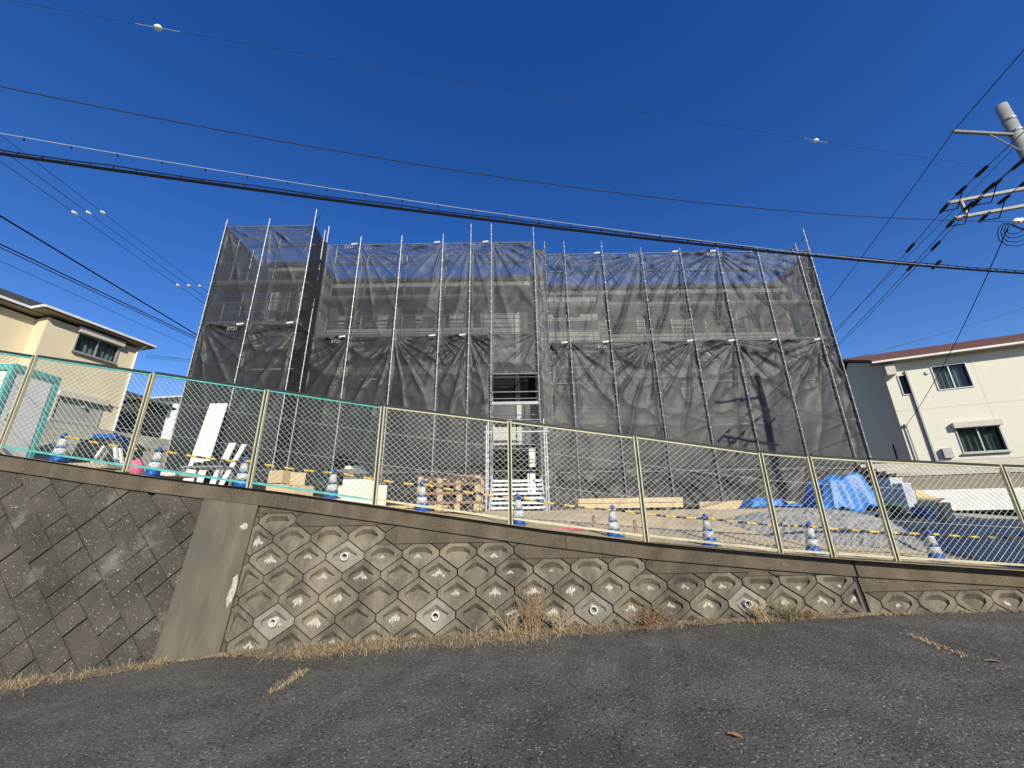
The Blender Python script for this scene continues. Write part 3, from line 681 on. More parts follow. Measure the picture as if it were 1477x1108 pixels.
for key, S in SECT.items():
    xs, D = S['xs'], S['D']
    for i, (a, b) in enumerate(zip(xs[:-1], xs[1:])):
        for rn, z1, z0 in ROWS:
            sd += 1; kw = {}; zz0 = z0
            gz = max(ground_z(a, D), ground_z(b, D)) + .12
            if rn == 'bottom': zz0 = gz
            lab = None
            if key == 'wing': lab = f'black mesh sheet, {rn} row of the protruding wing scaffold, {"bay beside the beige house" if i == 0 else "bay away from the beige house"}'
            elif key == 'mid':
                if i == 5:
                    if rn == 'bottom': continue
                    if rn == 'middle': z0 = zz0 = 6.86; lab = 'short black mesh sheet hanging right above the open stair bay'
                    else: lab = 'black mesh sheet, upper row, over the open stair bay'
                else: lab = f'black mesh sheet, {rn} row, {ORD[4 - i]} bay from the open stair bay toward the beige house'
            else: lab = f'black mesh sheet, {rn} row, {ORD[i]} bay from the open stair bay toward the utility pole'
            if key == 'mid' and i == 1 and rn == 'bottom': continue
            if key == 'mid' and i == 1 and rn == 'middle':
                kw['cut'] = lambda u: 4.05 - 1.1 * min(1, u * 1.05); zz0 = 2.7
            m = 'net_dense' if (key == 'wing' and rn != 'upper') or (key == 'mid' and rn != 'upper' and i < 5) else 'net_mid' if rn != 'upper' else 'net'
            o = sheet(a, b, D, z1, zz0, sd, sag=.75 if key == 'far' else .5, m=m, heavy=3.3 if key == 'far' else 2.3, **kw)
            tag(o, lab, 'net', f'{rn} row of scaffold net sheets')
            S.setdefault('sheets', {})[(i, rn)] = o
for rn, z1, z0 in ROWS:
    sd += 1; o = sheet(1.06, 1.58, 15.25, z1, max(z0, 1.9), sd, m='net_mid'); tag(o, f'narrow black mesh sheet, {rn} row, between the stair bay and the long scaffold', 'net', f'{rn} row of scaffold net sheets')
    sd += 1; o = sheet(-8.02, -8.02 + 1.15, 13.55, z1, max(z0, 2.3), sd, m='net_dense', ydir=(0, 1, -1)); tag(o, f'narrow black mesh sheet, {rn} row, closing the side of the protruding wing', 'net', f'{rn} row of scaffold net sheets')
    sd += 1; o = sheet(-11.64, -11.64 + 5.3, 13.55, z1, max(z0, 2.6), sd, m='net', ydir=(0, 1, 1)); tag(o, f'wide black mesh sheet, {rn} row, on the wing side turned to the beige house', 'net', f'{rn} row of scaffold net sheets')
    sd += 1; o = sheet(13.79, 13.79 + 7.5, 15.7, z1, max(z0, 1.9), sd, m='net_mid', ydir=(0, 1, -1)); tag(o, f'wide black mesh sheet, {rn} row, on the scaffold end turned to the cream house', 'net', f'{rn} row of scaffold net sheets')
# small white maker's marks and tie tags on the sheets
def text(body, loc, size, m, parent, rx=math.pi / 2, rz=0, name='print'):
    cu = bpy.data.curves.new(name, 'FONT'); cu.body = body; cu.size = size; cu.extrude = .001; cu.align_x = 'CENTER'
    o = bpy.data.objects.new('tmp', cu); C.objects.link(o); me = bpy.data.meshes.new_from_object(o); bpy.data.objects.remove(o); me.materials.append(m)
    ob = bpy.data.objects.new(name, me); C.objects.link(ob); ob.rotation_euler = (rx, 0, rz); ob.parent = parent; ob.location = Vector(loc) - wloc(parent); return ob
for key, i, rn in (('wing', 0, 'middle'), ('mid', 0, 'middle'), ('mid', 0, 'upper'), ('far', 2, 'upper'), ('far', 4, 'upper'), ('far', 1, 'middle')):
    S = SECT[key]; sh = S['sheets'][(i, rn)]; xb = S['xs'][i + 1]; zt = 13.06 if rn == 'upper' else 8.58
    text('ST21', (xb - .42, S['D'] - .14, zt - .36), .19, M['shutter'], sh)
for key, S in SECT.items():
    for i in range(len(S['xs']) - 1):
        for rn, zt in (('upper', 13.06), ('middle', 8.58)):
            sh = S['sheets'].get((i, rn))
            if sh is None or rnd.random() < .3: continue
            x = S['xs'][i + 1] - .1; MB().obox((x - .27, S['D'] - .055, zt - .09 + rnd.uniform(-.02, .02)), (.25, 0, .03), (0, .004, 0), (0, 0, .06)).build('tie_tag', M['conewhite'], sh)
# ------------------------------------------------------------------ scaffold stair in the open bay
st = thing('scaffold_stair', 'aluminium access stair in the open bay of the scaffolding', 'stairs', (-.7, 14.3, 1.6))
zb_ = ground_z(.1, 13.6)
for k in range(7):
    z = zb_ + .12 + k * .155; y = 13.25 + k * .19
    mb = MB(); mb.box((-.72, y, z), (.98, y + .17, z + .025)); mb.box((-.72, y, z - .05), (.98, y + .012, z)); mb.build('tread', M['alum_step'], st)
for x in (-.76, 1.0): MB().bar((x, 13.2, zb_), (x, 14.6, zb_ + 1.2), .04, .14).build('stringer', M['alum_step'], st)
for x in (-.88, 1.12):
    for y in (13.3, 14.2): post_mesh(x, y, ground_z(x, y), 4.5 if y < 14 else 4.9).build('portal_post', M['alum_step'], st)
for z in (4.25,): MB().tube([(-.95, 13.26, z), (1.2, 13.26, z)], .026, 8).build('portal_beam', M['alum_step'], st)
for z in (2.65, 2.75, 5.0, 5.6, 6.1, 6.84): MB().tube([(-.82, 14.7, z), (1.04, 14.7, z)], .022, 8).build('rail', M['steel'], st)
for k, (za, zb2) in enumerate(()):
    xa, xb = (-.65, .85) if k % 2 else (.85, -.65)
    for y in (15.3, 15.75): MB().bar((xa, y, za), (xb, y, zb2), .03, .09).build('stringer', M['steel_dull'], st)
    for q in range(8):
        f = (q + .5) / 8; x = xa + (xb - xa) * f; z = za + (zb2 - za) * f; MB().box((x - .1, 15.32, z), (x + .1, 15.73, z + .02)).build('tread', M['steel_dull'], st)
MB().box((-.78, 14.78, 5.62), (1.0, 14.8, 5.74)).build('toe_board', M['steel_dull'], st)
MB().box((-.7, 14.9, 4.93), (1.0, 15.6, 4.97)).build('landing', M['deck'], st)
for z, x in ((2.4, .55), (3.4, .6)): MB().box((x, 15.9, z), (x + .3, 15.95, z + .75)).build('notice_board', M['board'], st)
# ------------------------------------------------------------------ left house
zE = 9.9; pA = onz(66, 441, zE); pB = onz(215, 497, zE)
hd = unit((pA - pB) * V(1, 1, 0)); hn = V(-hd[1], hd[0], 0)
if hn[0] < 0: hn = -hn
corner = onpl(201, 500, pB - hn * .42, hn); corner = V(corner[0], corner[1], 0)
LH = thing('house', 'beige stucco two storey house with dark roof behind the grey block wall', 'house', (corner[0], corner[1], 4.2))
def on_house(px, py, O, ax, n): p = onpl(px, py, O, n); return float(np.dot(p - np.array([O[0], O[1], 0]), ax)), p[2]
Lw = 9.5; zb0 = 4.0
sJ, _ = on_house(66, 470, corner, hd, hn)
hw = lambda L_: [on_house(x, y, corner, hd, hn) for x, y in L_]
q4 = hw([(114, 475), (104, 507), (173, 498), (167, 524)]); uw = ((q4[2][0] + q4[3][0]) / 2, (q4[0][0] + q4[1][0]) / 2, (q4[1][1] + q4[3][1]) / 2, (q4[0][1] + q4[2][1]) / 2 - .1)
q4 = hw([(84, 572), (69, 607), (150, 584), (140, 615)]); lw = ((q4[2][0] + q4[3][0]) / 2, (q4[0][0] + q4[1][0]) / 2, (q4[1][1] + q4[3][1]) / 2, (q4[0][1] + q4[2][1]) / 2)
holes = [(uw[0], uw[1], uw[2], uw[3]), (lw[0], lw[1], lw[2], lw[3])]
mb = MB(); wall_holes(mb, corner, hd, hn, sJ, zb0, zE - .25, holes)
P = lambda s, d, z: V(*(corner + hd * s - hn * d)[:2], z)
mb.quad(P(0, 0, zb0), P(0, 8, zb0), P(0, 8, zE - .25), P(0, 0, zE - .25))
mb.quad(P(sJ, 0, zb0), P(sJ, .7, zb0), P(sJ, .7, zE - .25), P(sJ, 0, zE - .25))
O2 = V(*P(sJ, .7, 0)); h2 = [(1.4, 3.0, 8.1, 9.2)]
wall_holes(mb, O2, hd, hn, Lw - sJ, zb0, zE - .25, h2); mb.quad(P(Lw, .7, zb0), P(Lw, 8, zb0), P(Lw, 8, zE - .25), P(Lw, .7, zE - .25)); mb.quad(P(0, 8, zb0), P(Lw, 8, zb0), P(Lw, 8, zE - .25), P(0, 8, zE - .25))
wl = mb.build('wall', M['cream_stucco'], LH)
window(LH, corner, hd, hn, *uw, box=True); window(LH, corner, hd, hn, *lw, style='shutter', box=True); window(LH, O2, hd, hn, *h2[0], box=True)
MB().obox(P(0, -.012, 6.62), hd * sJ, -hn * .0 + hn * .01, V(0, 0, .05)).build('belt_course', M['soffit'], LH)
# hipped roof with eaves
ov = .42
def roof(parent, base, ridge, zE, zR, mroof, th=.16):
    mb = MB(); b0, b1, b2, b3 = base; r0, r1 = ridge
    q = lambda p, z: V(p[0], p[1], z)
    mb.quad(q(b0, zE), q(b1, zE), q(r1, zR), q(r0, zR)); mb.quad(q(b2, zE), q(b3, zE), q(r0, zR), q(r1, zR)); mb.quad(q(b1, zE), q(b2, zE), q(r1, zR)); mb.quad(q(b3, zE), q(b0, zE), q(r0, zR))
    rf = mb.build('roof', mroof, parent)
    mb = MB(); 
    for a, b in ((b0, b1), (b1, b2), (b2, b3), (b3, b0)):
        d = unit(q(b, 0) - q(a, 0)); mb.bar(q(a, zE - .05), q(b, zE - .05), .10, .10)
    mb.build('gutter', M['trim_white'], rf)
    mb = MB(); mb.quad(q(b0, zE - .15), q(b1, zE - .15), q(b2, zE - .15), q(b3, zE - .15)); mb.build('soffit', M['soffit'], rf)
    return rf
roof(LH, (P(-ov, -ov, 0), P(sJ + ov, -ov, 0), P(sJ + ov, 8 + ov, 0), P(-ov, 8 + ov, 0)), (P(2.2, 4, 0), P(sJ + .5, 4, 0)), zE + .05, zE + 1.75, M['roof_dark'])
roof(LH, (P(sJ - .5, .7 - ov, 0), P(Lw + ov, .7 - ov, 0), P(Lw + ov, 8 + ov, 0), P(sJ - .5, 8 + ov, 0)), (P(sJ + 1.5, 4.4, 0), P(Lw - 3, 4.4, 0)), zE + .02, zE + 1.65, M['roof_dark'])
MB().tube([P(.05, -.06, zb0), P(.05, -.06, zE - .35), P(-.1, -.35, zE - .08)], .045, 8).build('downpipe', M['trim_white'], LH)
MB().cbox(P(1.35, -.06, 6.35), .14, .14, .12).build('wall_vent', M['alu'], LH)
# lot of the houses on the left and its block wall
bw0 = onz(0, 596, 4.3); bw1 = onz(245, 634, 4.3); bd = unit((bw1 - bw0) * V(1, 1, 0)); bn = V(bd[1], -bd[0], 0)
bw0 = bw0 - bd * 1.2; Lb = 6.6
lot = MB(); q0 = bw0 - bd * 3 - bn * .2; q1 = bw0 + bd * 26 - bn * .2
lot.prism([V(q0[0], q0[1], 0), V(q1[0], q1[1], 0), V(q1[0] - 60, q1[1] + 3, 0), V(q0[0] - 60, q0[1] - 2, 0)], (0, 0, 4.05)); tag(lot.build('house_lot', M['dirt']), kind='structure')
BW = thing('block_wall', 'grey cement block wall below the beige house and behind the toilet', 'wall', tuple(V(bw0[0], bw0[1], 2.3)))
nc = 11; bh, bl = .192, .395; src = None
MB().obox(V(bw0[0], bw0[1], 2.2) - bn * .13, bd * Lb, bn * .105, V(0, 0, 4.28 - 2.2)).build('mortar_core', M['cap'], BW)
for cidx in range(nc):
    z = 4.3 - bh * (cidx + 1); x = -.2 if cidx % 2 else 0
    while x < Lb - .1:
        a, b = max(0, x), min(Lb, x + bl)
        if src is None:
            src = MB().obox(V(bw0[0], bw0[1], z) + bd * a - bn * .14, bd * (bl - .008), bn * .15, V(0, 0, bh - .008)).build('block', M['blockwall'], BW); src_p = bd * a + V(0, 0, z)
        elif b - a > bl - .01: shared('block', src, BW, tuple((bd * a + V(0, 0, z)) - src_p + bn * rnd.uniform(-.002, .004)))
        else: MB().obox(V(bw0[0], bw0[1], z) + bd * a - bn * .14, bd * (b - a - .008), bn * .15, V(0, 0, bh - .008)).build('block', M['blockwall'], BW)
        x += bl
# distant white house and neighbour wall by the net, its shade put into the colour
def simple_house(name, label, c, ax, L, Wd, z0, z1, zr, mw, mr, wins=()):
    c = np.array(c, float); ax = unit(ax); n = V(ax[1], -ax[0], 0)
    t = thing(name, label, 'house' if 'house' in name else 'shed', (c[0], c[1], z0))
    Q = lambda s, d, z: V(*(c + ax * s - n * d)[:2], z)
    mb = MB(); wall_holes(mb, c, ax, n, L, z0, z1, [w for w in wins]); mb.quad(Q(0, 0, z0), Q(0, 0, z1), Q(0, Wd, z1), Q(0, Wd, z0)); mb.quad(Q(L, 0, z0), Q(L, Wd, z0), Q(L, Wd, z1), Q(L, 0, z1)); mb.quad(Q(0, Wd, z0), Q(0, Wd, z1), Q(L, Wd, z1), Q(L, Wd, z0)); mb.build('wall', mw, t)
    for w in wins: window(t, c, ax, n, *w, mull=False)
    o = .5; rf = roof(t, (Q(-o, -o, 0), Q(L + o, -o, 0), Q(L + o, Wd + o, 0), Q(-o, Wd + o, 0)), (Q(L * .3, Wd / 2, 0), Q(L * .7, Wd / 2, 0)), z1 + .1, zr, mr)
    return t
a_ = ony(216, 585, 30); 
simple_house('house', 'white stucco house with grey roof beyond the grey block wall', (a_[0], 30, 0), V(1, -.12, 0), 9, 7, 2, ony(222, 578, 30)[2], ony(222, 578, 30)[2] + 1.3, M['white_wall'], M['roof_dark'], [(1.3, 2.05, ony(222, 604, 30)[2], ony(222, 584, 30)[2])])
a_ = ony(186, 575, 23)
mb = MB(); zt = ony(192, 578, 23)[2]; tS = thing('shed', 'dark boarded shed between the beige house and the white house', 'shed', (a_[0], 23, 4.0))
mb.box((a_[0] - 2, 23, 3.9), (a_[0] + .75, 25, zt)); mb.build('wall', M['dark_shed'], tS); MB().prism([(a_[0] - 2.3, 22.7, zt + .003), (a_[0] + 1.05, 22.7, zt + .003), (a_[0] + 1.05, 22.7, zt + .1), (a_[0] - .6, 22.7, zt + .75), (a_[0] - 2.3, 22.7, zt + .6)], (0, 2.6, 0)).build('roof', M['dark_shed'], tS)
# ------------------------------------------------------------------ right house with carport
zR_ = 8.2; rc = V(*ony(1271, 529, 18)[:2], 0); e2 = onz(1477, 494, ony(1262, 523, 18.3)[2])
rd = unit(V(e2[0], e2[1], 0) - V(*ony(1262, 523, 18.3)[:2], 0)); rn_ = V(rd[1], -rd[0], 0)
if rn_[1] > 0: rn_ = -rn_
RH = thing('house', 'cream sided house with brown roof and white framed windows beside the carport', 'house', (rc[0], rc[1], 1.2))
def rpix(px, py): return on_house(px, py, rc, rd, rn_)
def rrect(x0, y0, x1, y1):
    a = rpix(x0, y0); b = rpix(x1, y1); return (a[0], b[0], b[1], a[1])
rw1 = rrect(1337, 531, 1410, 556); rw2 = rrect(1376, 618, 1456, 650); rw3 = rrect(1277, 541, 1297, 573)
rw1 = (rw1[0] + .1, rw1[1] - .1, rw1[2] - .05, rw1[3] + .05); c3 = max(.62, rpix(1287, 557)[0]); rw3 = (c3 - .19, c3 + .19, rpix(1290, 572)[1], rpix(1284, 543)[1])
Lr = 10; mb = MB(); wall_holes(mb, rc, rd, rn_, Lr, .8, zR_ + .1, [rw1, rw2, rw3])
R = lambda s, d, z: V(*(rc + rd * s - rn_ * d)[:2], z)
mb.build('wall', M['cream_siding'], RH)
mb = MB(); mb.quad(R(0, 0, .8), R(0, 0, zR_ + .1), R(0, 4, zR_ + 1.5), R(0, 8, zR_ + .1), R(0, 8, .8)); mb.quad(R(Lr, 0, .8), R(Lr, 8, .8), R(Lr, 8, zR_ + .1), R(Lr, 4, zR_ + 1.5), R(Lr, 0, zR_ + .1)); mb.quad(R(0, 8, .8), R(0, 8, zR_ + .1), R(Lr, 8, zR_ + .1), R(Lr, 8, .8)); mb.build('wall', M['cream_siding'], RH)
window(RH, rc, rd, rn_, *rw1); window(RH, rc, rd, rn_, *rw2, box=True, cur='curtain_g'); window(RH, rc, rd, rn_, *rw3, mull=False, style='open')
mb = MB(); o = .45
for s_, e_ in ((0, 4), (8, 4)):
    sg = -1 if s_ == 0 else 1; a0 = R(-o, s_ + sg * o, zR_ + .06); a1 = R(Lr + o, s_ + sg * o, zR_ + .06); b0 = R(-o, 4, zR_ + 1.68); b1 = R(Lr + o, 4, zR_ + 1.68)
    mb.prism([a0, a1, b1, b0], (0, 0, .12))
rf = mb.build('roof', M['roof_brown'], RH)
for sv in (3.05, 6.1, 9.1): MB().obox(R(sv, -.002, 1.0), rd * .012, rn_ * .002, V(0, 0, zR_ - 1.0)).build('siding_joint', M['shutter_box'], RH)
MB().obox(R(0.02, -.001, 5.9), rd * (Lr - .04), rn_ * .006, V(0, 0, .02)).build('belt_course', M['shutter_box'], RH)
for sv, zv in ((1.5, 7.55), (5.6, 7.4)): MB().tube([R(sv, 0, zv), R(sv, -.06, zv)], .08, 12).build('wall_vent', M['alu'], RH)
MB().cbox(R(1.2, -.09, 3.9), .3, .18, .42, math.atan2(rd[1], rd[0])).build('electric_meter', M['alu'], RH)
MB().bar(R(-o, -o - .05, zR_ + .03), R(Lr + o, -o - .05, zR_ + .03), .09, .08).build('gutter', M['trim_white'], rf)
MB().quad(R(-o, -o, zR_ + .0), R(Lr + o, -o, zR_ + .0), R(Lr + o, 0, zR_ + .0), R(-o, 0, zR_ + .0)).build('soffit', M['soffit'], rf)
a = rpix(1304, 536); b = rpix(1347, 658)
MB().tube([R((a[0] + b[0]) / 2, -.06, a[1]), R((a[0] + b[0]) / 2, -.06, 2.5)], .05, 8).build('downpipe', M['steel_dull'], RH)
a = rpix(1267, 534); MB().cbox(R(.2, -.16, zR_ - .35), .35, .3, .5, math.atan2(rd[1], rd[0])).build('service_box', M['shutter_box'], RH)
sp = rpix(1306, 614); MB().tube([R(sp[0], -.08, sp[1]), R(sp[0] + .02, -.08, sp[1] - 1.6)], .03, 6).build('service_conduit', M['alu'], RH)
br_ = MB(); br_.cbox(R(sp[0], -.06, sp[1]), .16, .1, .1); br_.build('service_bracket', M['alu'], RH)
MB().tube([R(.0, 1.4, 4.6), R(0, 1.4, 2.2)], .05, 8).build('downpipe', M['black'], RH)
# carport
cpz = 2.75; c0 = ony(1322, 735, 13.2); c1 = ony(1477, 728, 12.4); cd = unit((c1 - c0) * V(1, 1, 0)); cn = V(-cd[1], cd[0], 0)
cz = ony(1335, 737, 13.2)[2]
CPt = thing('carport', 'carport with corrugated sloping roof and broad white front beam', 'carport', (c0[0], c0[1], 1.0))
base = V(c0[0], c0[1], 0)
G = lambda s, d, z: V(*(base + cd * s + cn * d)[:2], z)
MB().obox(G(0, 0, cz), cd * 7, cn * .08, V(0, 0, .62)).build('front_beam', M['trim_white'], CPt)
MB().obox(G(-.1, .1, cz + .63), cd * 7.1, cn * .06, V(0, 0, .42)).build('fascia', M['brown_band'], CPt)
mb = MB(); nR = 5
for k in range(nR):
    d0, d1 = .18 + k * .55, .18 + (k + 1) * .55; z0 = cz + 1.08 + k * .13
    mb.obox(G(-.15, d0, z0), cd * 7.2, cn * (d1 - d0), V(0, 0, .06)); mb.obox(G(-.15, d0, z0 + .062), cd * 7.2, cn * .2, V(0, 0, .05))
mb.build('roof_sheet', M['corrug'], CPt)
for s_, d_ in ((.3, .2), (6.5, .2), (.3, 2.6), (6.5, 2.6)):
    gz = ground_z(*G(s_, d_, 0)[:2]) - .05; MB().tube([G(s_, d_, gz), G(s_, d_, cz + 1.05)], .06, 8).build('post', M['steel_dull'], CPt)
MB().obox(G(-.3, 3.2, .9), cd * 9, cn * .12, V(0, 0, cz + .9)).build('rear_wall', M['apt_dark'], CPt)
# concrete drive in front of the carport
dv = grid_mesh(list(np.arange(7.9, 18.01, .4)), list(np.arange(6.55, 18.1, .5)), lambda x, y: ground_z(x, y) + .012 + .004).build('driveway', M['drive'], smooth=True); tag(dv, kind='structure')
# parked car under the carport
def car(c, rz):
    t = thing('parked_car', 'dark compact car parked in the shade under the carport', 'car', (c[0], c[1], c[2]))
    ca, sa = math.cos(rz), math.sin(rz)
    def T(x, y, z): return V(c[0] + x * ca - y * sa, c[1] + x * sa + y * ca, c[2] + z)
    prof = [(-1.95, .3), (1.95, .3), (2.0, .7), (1.75, .88), (.95, .96), (.35, 1.42), (-1.3, 1.46), (-1.85, .98), (-2.0, .9)]
    mb = MB(); mb.prism([T(x, -.8, z) for x, z in prof], T(0, .8, 0) - T(0, -.8, 0)); mb.build('body', M['carpaint'], t)
    mb = MB(); mb.prism([T(x, -.806, z) for x, z in ((.78, .98), (.28, 1.36), (-1.2, 1.39), (-1.6, 1.0))], T(0, 1.612, 0) - T(0, 0, 0)); mb.build('side_windows', M['glass'], t)
    for x in (-1.25, 1.3):
        for y in (-.74, .74):
            w = MB().tube([T(x, y - .09, .3), T(x, y + .09, .3)], .3, 16).build('wheel', M['black'], t); MB().tube([T(x, y - .1, .3), T(x, y + .1, .3)], .17, 12).build('rim', M['steel_dull'], w)
    for y in (-.6, .6): MB().cbox(T(1.97, y, .72), .1, .28, .14, rz).build('headlight', M['glass'], t)
cc = G(4.3, 1.6, 0); car((cc[0], cc[1], ground_z(cc[0], cc[1]) + .02), math.atan2(cd[1], cd[0]) + .02)
# house across the road, out of frame, added to shade the drive
simple_house('house', 'plain house across the road that shades the concrete drive', (24, -2.6, 0), V(-1, 0, 0), 10.7, 6, .1, 8.8, 10.2, M['white_wall'], M['roof_dark'], [(2, 3.6, 1.1, 2.3), (5.5, 7.1, 1.1, 2.3)])
# ------------------------------------------------------------------ utility poles and wires
def pole(x, y, z0, h, label, r0=.19, r1=.13):
    t = thing('utility_pole', label, 'utility pole', (x, y, z0))
    MB().tube([(x, y, z0), (x, y, z0 + h)], [r0, r1], 20).build('shaft', M['pole'], t, True); return t
PX, PY = 13.0, 7.79; ptop = ony(1443, 153, PY)[2]
up_ = pole(PX, PY, .1, ptop - .1, 'round concrete utility pole with crossarms and black insulators', .19, .118)
for z in (ptop - .55, ptop - .95): MB().tube([(PX, PY, z), (PX, PY, z + .05)], .14, 16).build('band', M['steel_dull'], up_)
tip1 = ony(1378, 190, 7.66); base1 = V(PX - .1, PY, tip1[2] + .02)
MB().bar(base1, tip1 - unit(base1 - tip1) * .08, .065, .065).build('crossarm', M['arm'], up_); MB().tube([base1 + (tip1 - base1) * .45, V(PX - .12, PY, tip1[2] - .5)], .018, 6).build('arm_brace', M['steel_dull'], up_)
ad = unit(V(1.37, -.43, 0)); arms = []
for (px, py) in ((1367, 293), (1377, 315)):
    tp = ony(px, py, 8.2); q = tp + ad * 2.45; MB().bar(tp, q, .07, .07).build('crossarm', M['arm'], up_); arms.append(tp)
for s_ in (.25, 2.2): MB().bar(arms[0] + ad * s_, V(*(arms[0] + ad * s_)[:2], arms[1][2]), .06, .06, (1, 0, 0)).build('arm_strut', M['steel_dull'], up_)
lane = unit(V(2.1, 6.8, 0))
def insul(p, d, L, parent, r=.035):
    p = np.array(p); d = unit(d); MB().tube([p, p + d * L * .1, p + d * L * .5, p + d * L * .9, p + d * L], [r * .4, r * .9, r, r * .9, r * .4], 10).build('insulator', M['black'], parent, True)
wires_lane = []
for i, (A_, s_) in enumerate(((arms[0], .1), (arms[0], .75), (arms[1], .1), (arms[1], .75))):
    p = A_ + ad * s_ + V(0, 0, .08); wires_lane.append(p)
    onw = lambda t: p + lane * t + V(0, 0, -.0065 * t - .074 * t * (1 - t / 27) if t > 0 else -.0667 * -t * (1 + t / 48) + .006 * -t)
    for t0, L_ in ((.12, .34), (-.5, .34), (-1.15, .38), (1.6 + .12 * i, .42)):
        pa, pb = onw(t0), onw(t0 + L_); insul(pa, pb - pa, L_, up_, .042)
    MB().tube([p + lane * .45 + V(0, 0, 0), p + V(.05, 0, -.28), p - lane * .4], .012, 5).build('jumper', M['wire'], up_)
# loose loops of the low voltage drop
lp = ony(1462, 322, PY - .25)
for k in range(4):
    r = .12 + .06 * k; ctr = lp + V(-.05 - .02 * k, 0, -.15 - .05 * k); MB().tube([ctr + V(r * 1.3 * math.cos(q * .52), .05 * math.sin(q), r * math.sin(q * .52)) for q in range(13)], .009, 5).build('cable_loop', M['wire'], up_)
for k in range(3): MB().tube([lp + V(.1 * k, .0, .02 * k), lp + V(.1 * k + .12, 0, .1)], .045, 8).build('insulator', M['ceramic'], up_)
def wire(pts, r, label, m='wire', name='wire', n=40, cat='wire', group=None, parent=None):
    o = thing(name, label, cat, tuple(pts[0]), group)
    MB().tube(pts, r, 5).build('cable', M[m], o); return o
def sagline(a, b, sag, n=30):
    a, b = np.array(a, float), np.array(b, float); return [a + (b - a) * k / n - V(0, 0, sag * 4 * (k / n) * (1 - k / n)) for k in range(n + 1)]
# wires in the vertical plane of the road side pole line
PLN = V(-.2, 1, 0); PLP = V(0, 5.2, 0); LX = -12.6; LY = 5.2 + .2 * LX
pole(LX, LY, -.85, 13.2, 'concrete utility pole at the lane corner beside the retaining wall')
def roadwire(px, X0=LX, X1=PX, deg=2, n=50):
    Q = np.array([onpl(x, y, PLP, PLN) for x, y in px]); k = np.polyfit(Q[:, 0], Q[:, 2], deg)
    return [V(x, 5.2 + .2 * x, float(np.polyval(k, x))) for x in np.linspace(X0, X1, n)]
w = roadwire([(0, 222), (300, 263), (700, 318), (1000, 352), (1250, 375), (1477, 395)])
cab = wire(w, .022, 'thick black bundled cable running low over the scaffold tops', name='overhead_cable')
MB().tube([p + V(0, .02, .075 + .012 * math.sin(i * 1.9)) for i, p in enumerate(w)], .008, 5).build('messenger', M['wire'], cab)
for i in range(2, len(w) - 1): 
    for f in (0, .5): p = w[i] + (w[i - 1] - w[i]) * f; MB().tube([p, p + V(0, .02, .085)], .008, 4).build('cable_hanger', M['wire'], cab)
w = roadwire([(0, 192), (200, 227), (400, 260), (600, 291), (800, 319), (1100, 358)])
ms = wire(w, .006, 'pale thin messenger wire with small dark clips above the thick cable', 'wire_grey', name='overhead_wire')
for i in range(1, len(w) - 1): p = w[i]; MB().tube([p + V(0, 0, -.01), p + V(.015, 0, -.05)], .009, 5).build('clip', M['wire'], ms)
wire(roadwire([(0, 122), (200, 167), (400, 205), (600, 238), (800, 265), (1000, 291), (1200, 308), (1440, 320)]), .008, 'single dark wire in the open sky above the messenger wire', 'wire_thin', name='overhead_wire')
w = roadwire([(228, 40), (400, 71), (860, 151), (1177, 203)])
tw_ = wire(w, .003, 'faint highest wire carrying two white balls across the sky', 'wire_thin', name='overhead_wire')
for px in ((228, 40), (1177, 203)):
    p = onpl(*px, PLP, PLN); i = int(np.argmin([abs(q[0] - p[0]) for q in w])); p = V(p[0], p[1], float(np.interp(p[0], [q[0] for q in w], [q[2] for q in w]))); MB().blob(p, .06, .045, .04, 12, 3, .02).build('marker_ball', M['ceramic'], tw_, True); MB().tube([p - V(.3, .06, -.0), p + V(.3, .06, -.0)], .005, 5).build('sleeve', M['wire_grey'], tw_)
# wires along the lane on the left
pole(LX, 46, 2.2, 10.5, 'far concrete utility pole behind the apartment block on the lane')
def lanewire(px, dx=0, Y1=46, deg=1, sag=0.0):
    Q = np.array([onpl(x, y, V(LX + dx, 0, 0), V(1, 0, 0)) for x, y in px]); k = np.polyfit(Q[:, 1], Q[:, 2], deg)
    return [V(LX + dx, y, float(np.polyval(k, y)) if deg == 1 else float(np.polyval(k, min(y, Q[-1, 1] + 4)))) for y in np.linspace(LY, Y1, 40)]
for i, (pts, nm) in enumerate((([(0, 193), (100, 273), (200, 344), (298, 421)], 'top'), ([(0, 215), (100, 287), (200, 359), (296, 430)], 'second'), ([(0, 232), (100, 303), (200, 372), (294, 438)], 'third'))):
    w = lanewire(pts, .25 * (i - 1)); o = wire(w, .008, f'{nm} thin power wire along the lane with white insulators', 'wire_thin', name='power_wire')
    for px in ((147 - 20 * i, 312 - 1 * i), (288 - 16 * i, 415)):
        p = onpl(*px, w[0], V(1, 0, 0)); p[2] = np.interp(p[1], [q[1] for q in w], [q[2] for q in w]); MB().blob(p, .05, .1, .045, 10, 2, .02).build('insulator', M['ceramic'], o, True)
wire(lanewire([(0, 308), (100, 375), (200, 434), (284, 482)]), .022, 'black cable along the lane above the beige house roof', name='overhead_cable')
wire(lanewire([(0, 352), (100, 400), (200, 447), (283, 487)], .2), .016, 'upper of two twin cables over the beige house', name='overhead_cable')
wire(lanewire([(0, 357), (100, 404), (200, 451), (283, 490)], .25), .012, 'lower of two twin cables over the beige house', name='overhead_cable')
wire(lanewire([(0, 376), (100, 421), (200, 467), (280, 502)], .1), .006, 'thin low wire just above the beige house roof', 'wire_thin', name='overhead_wire')
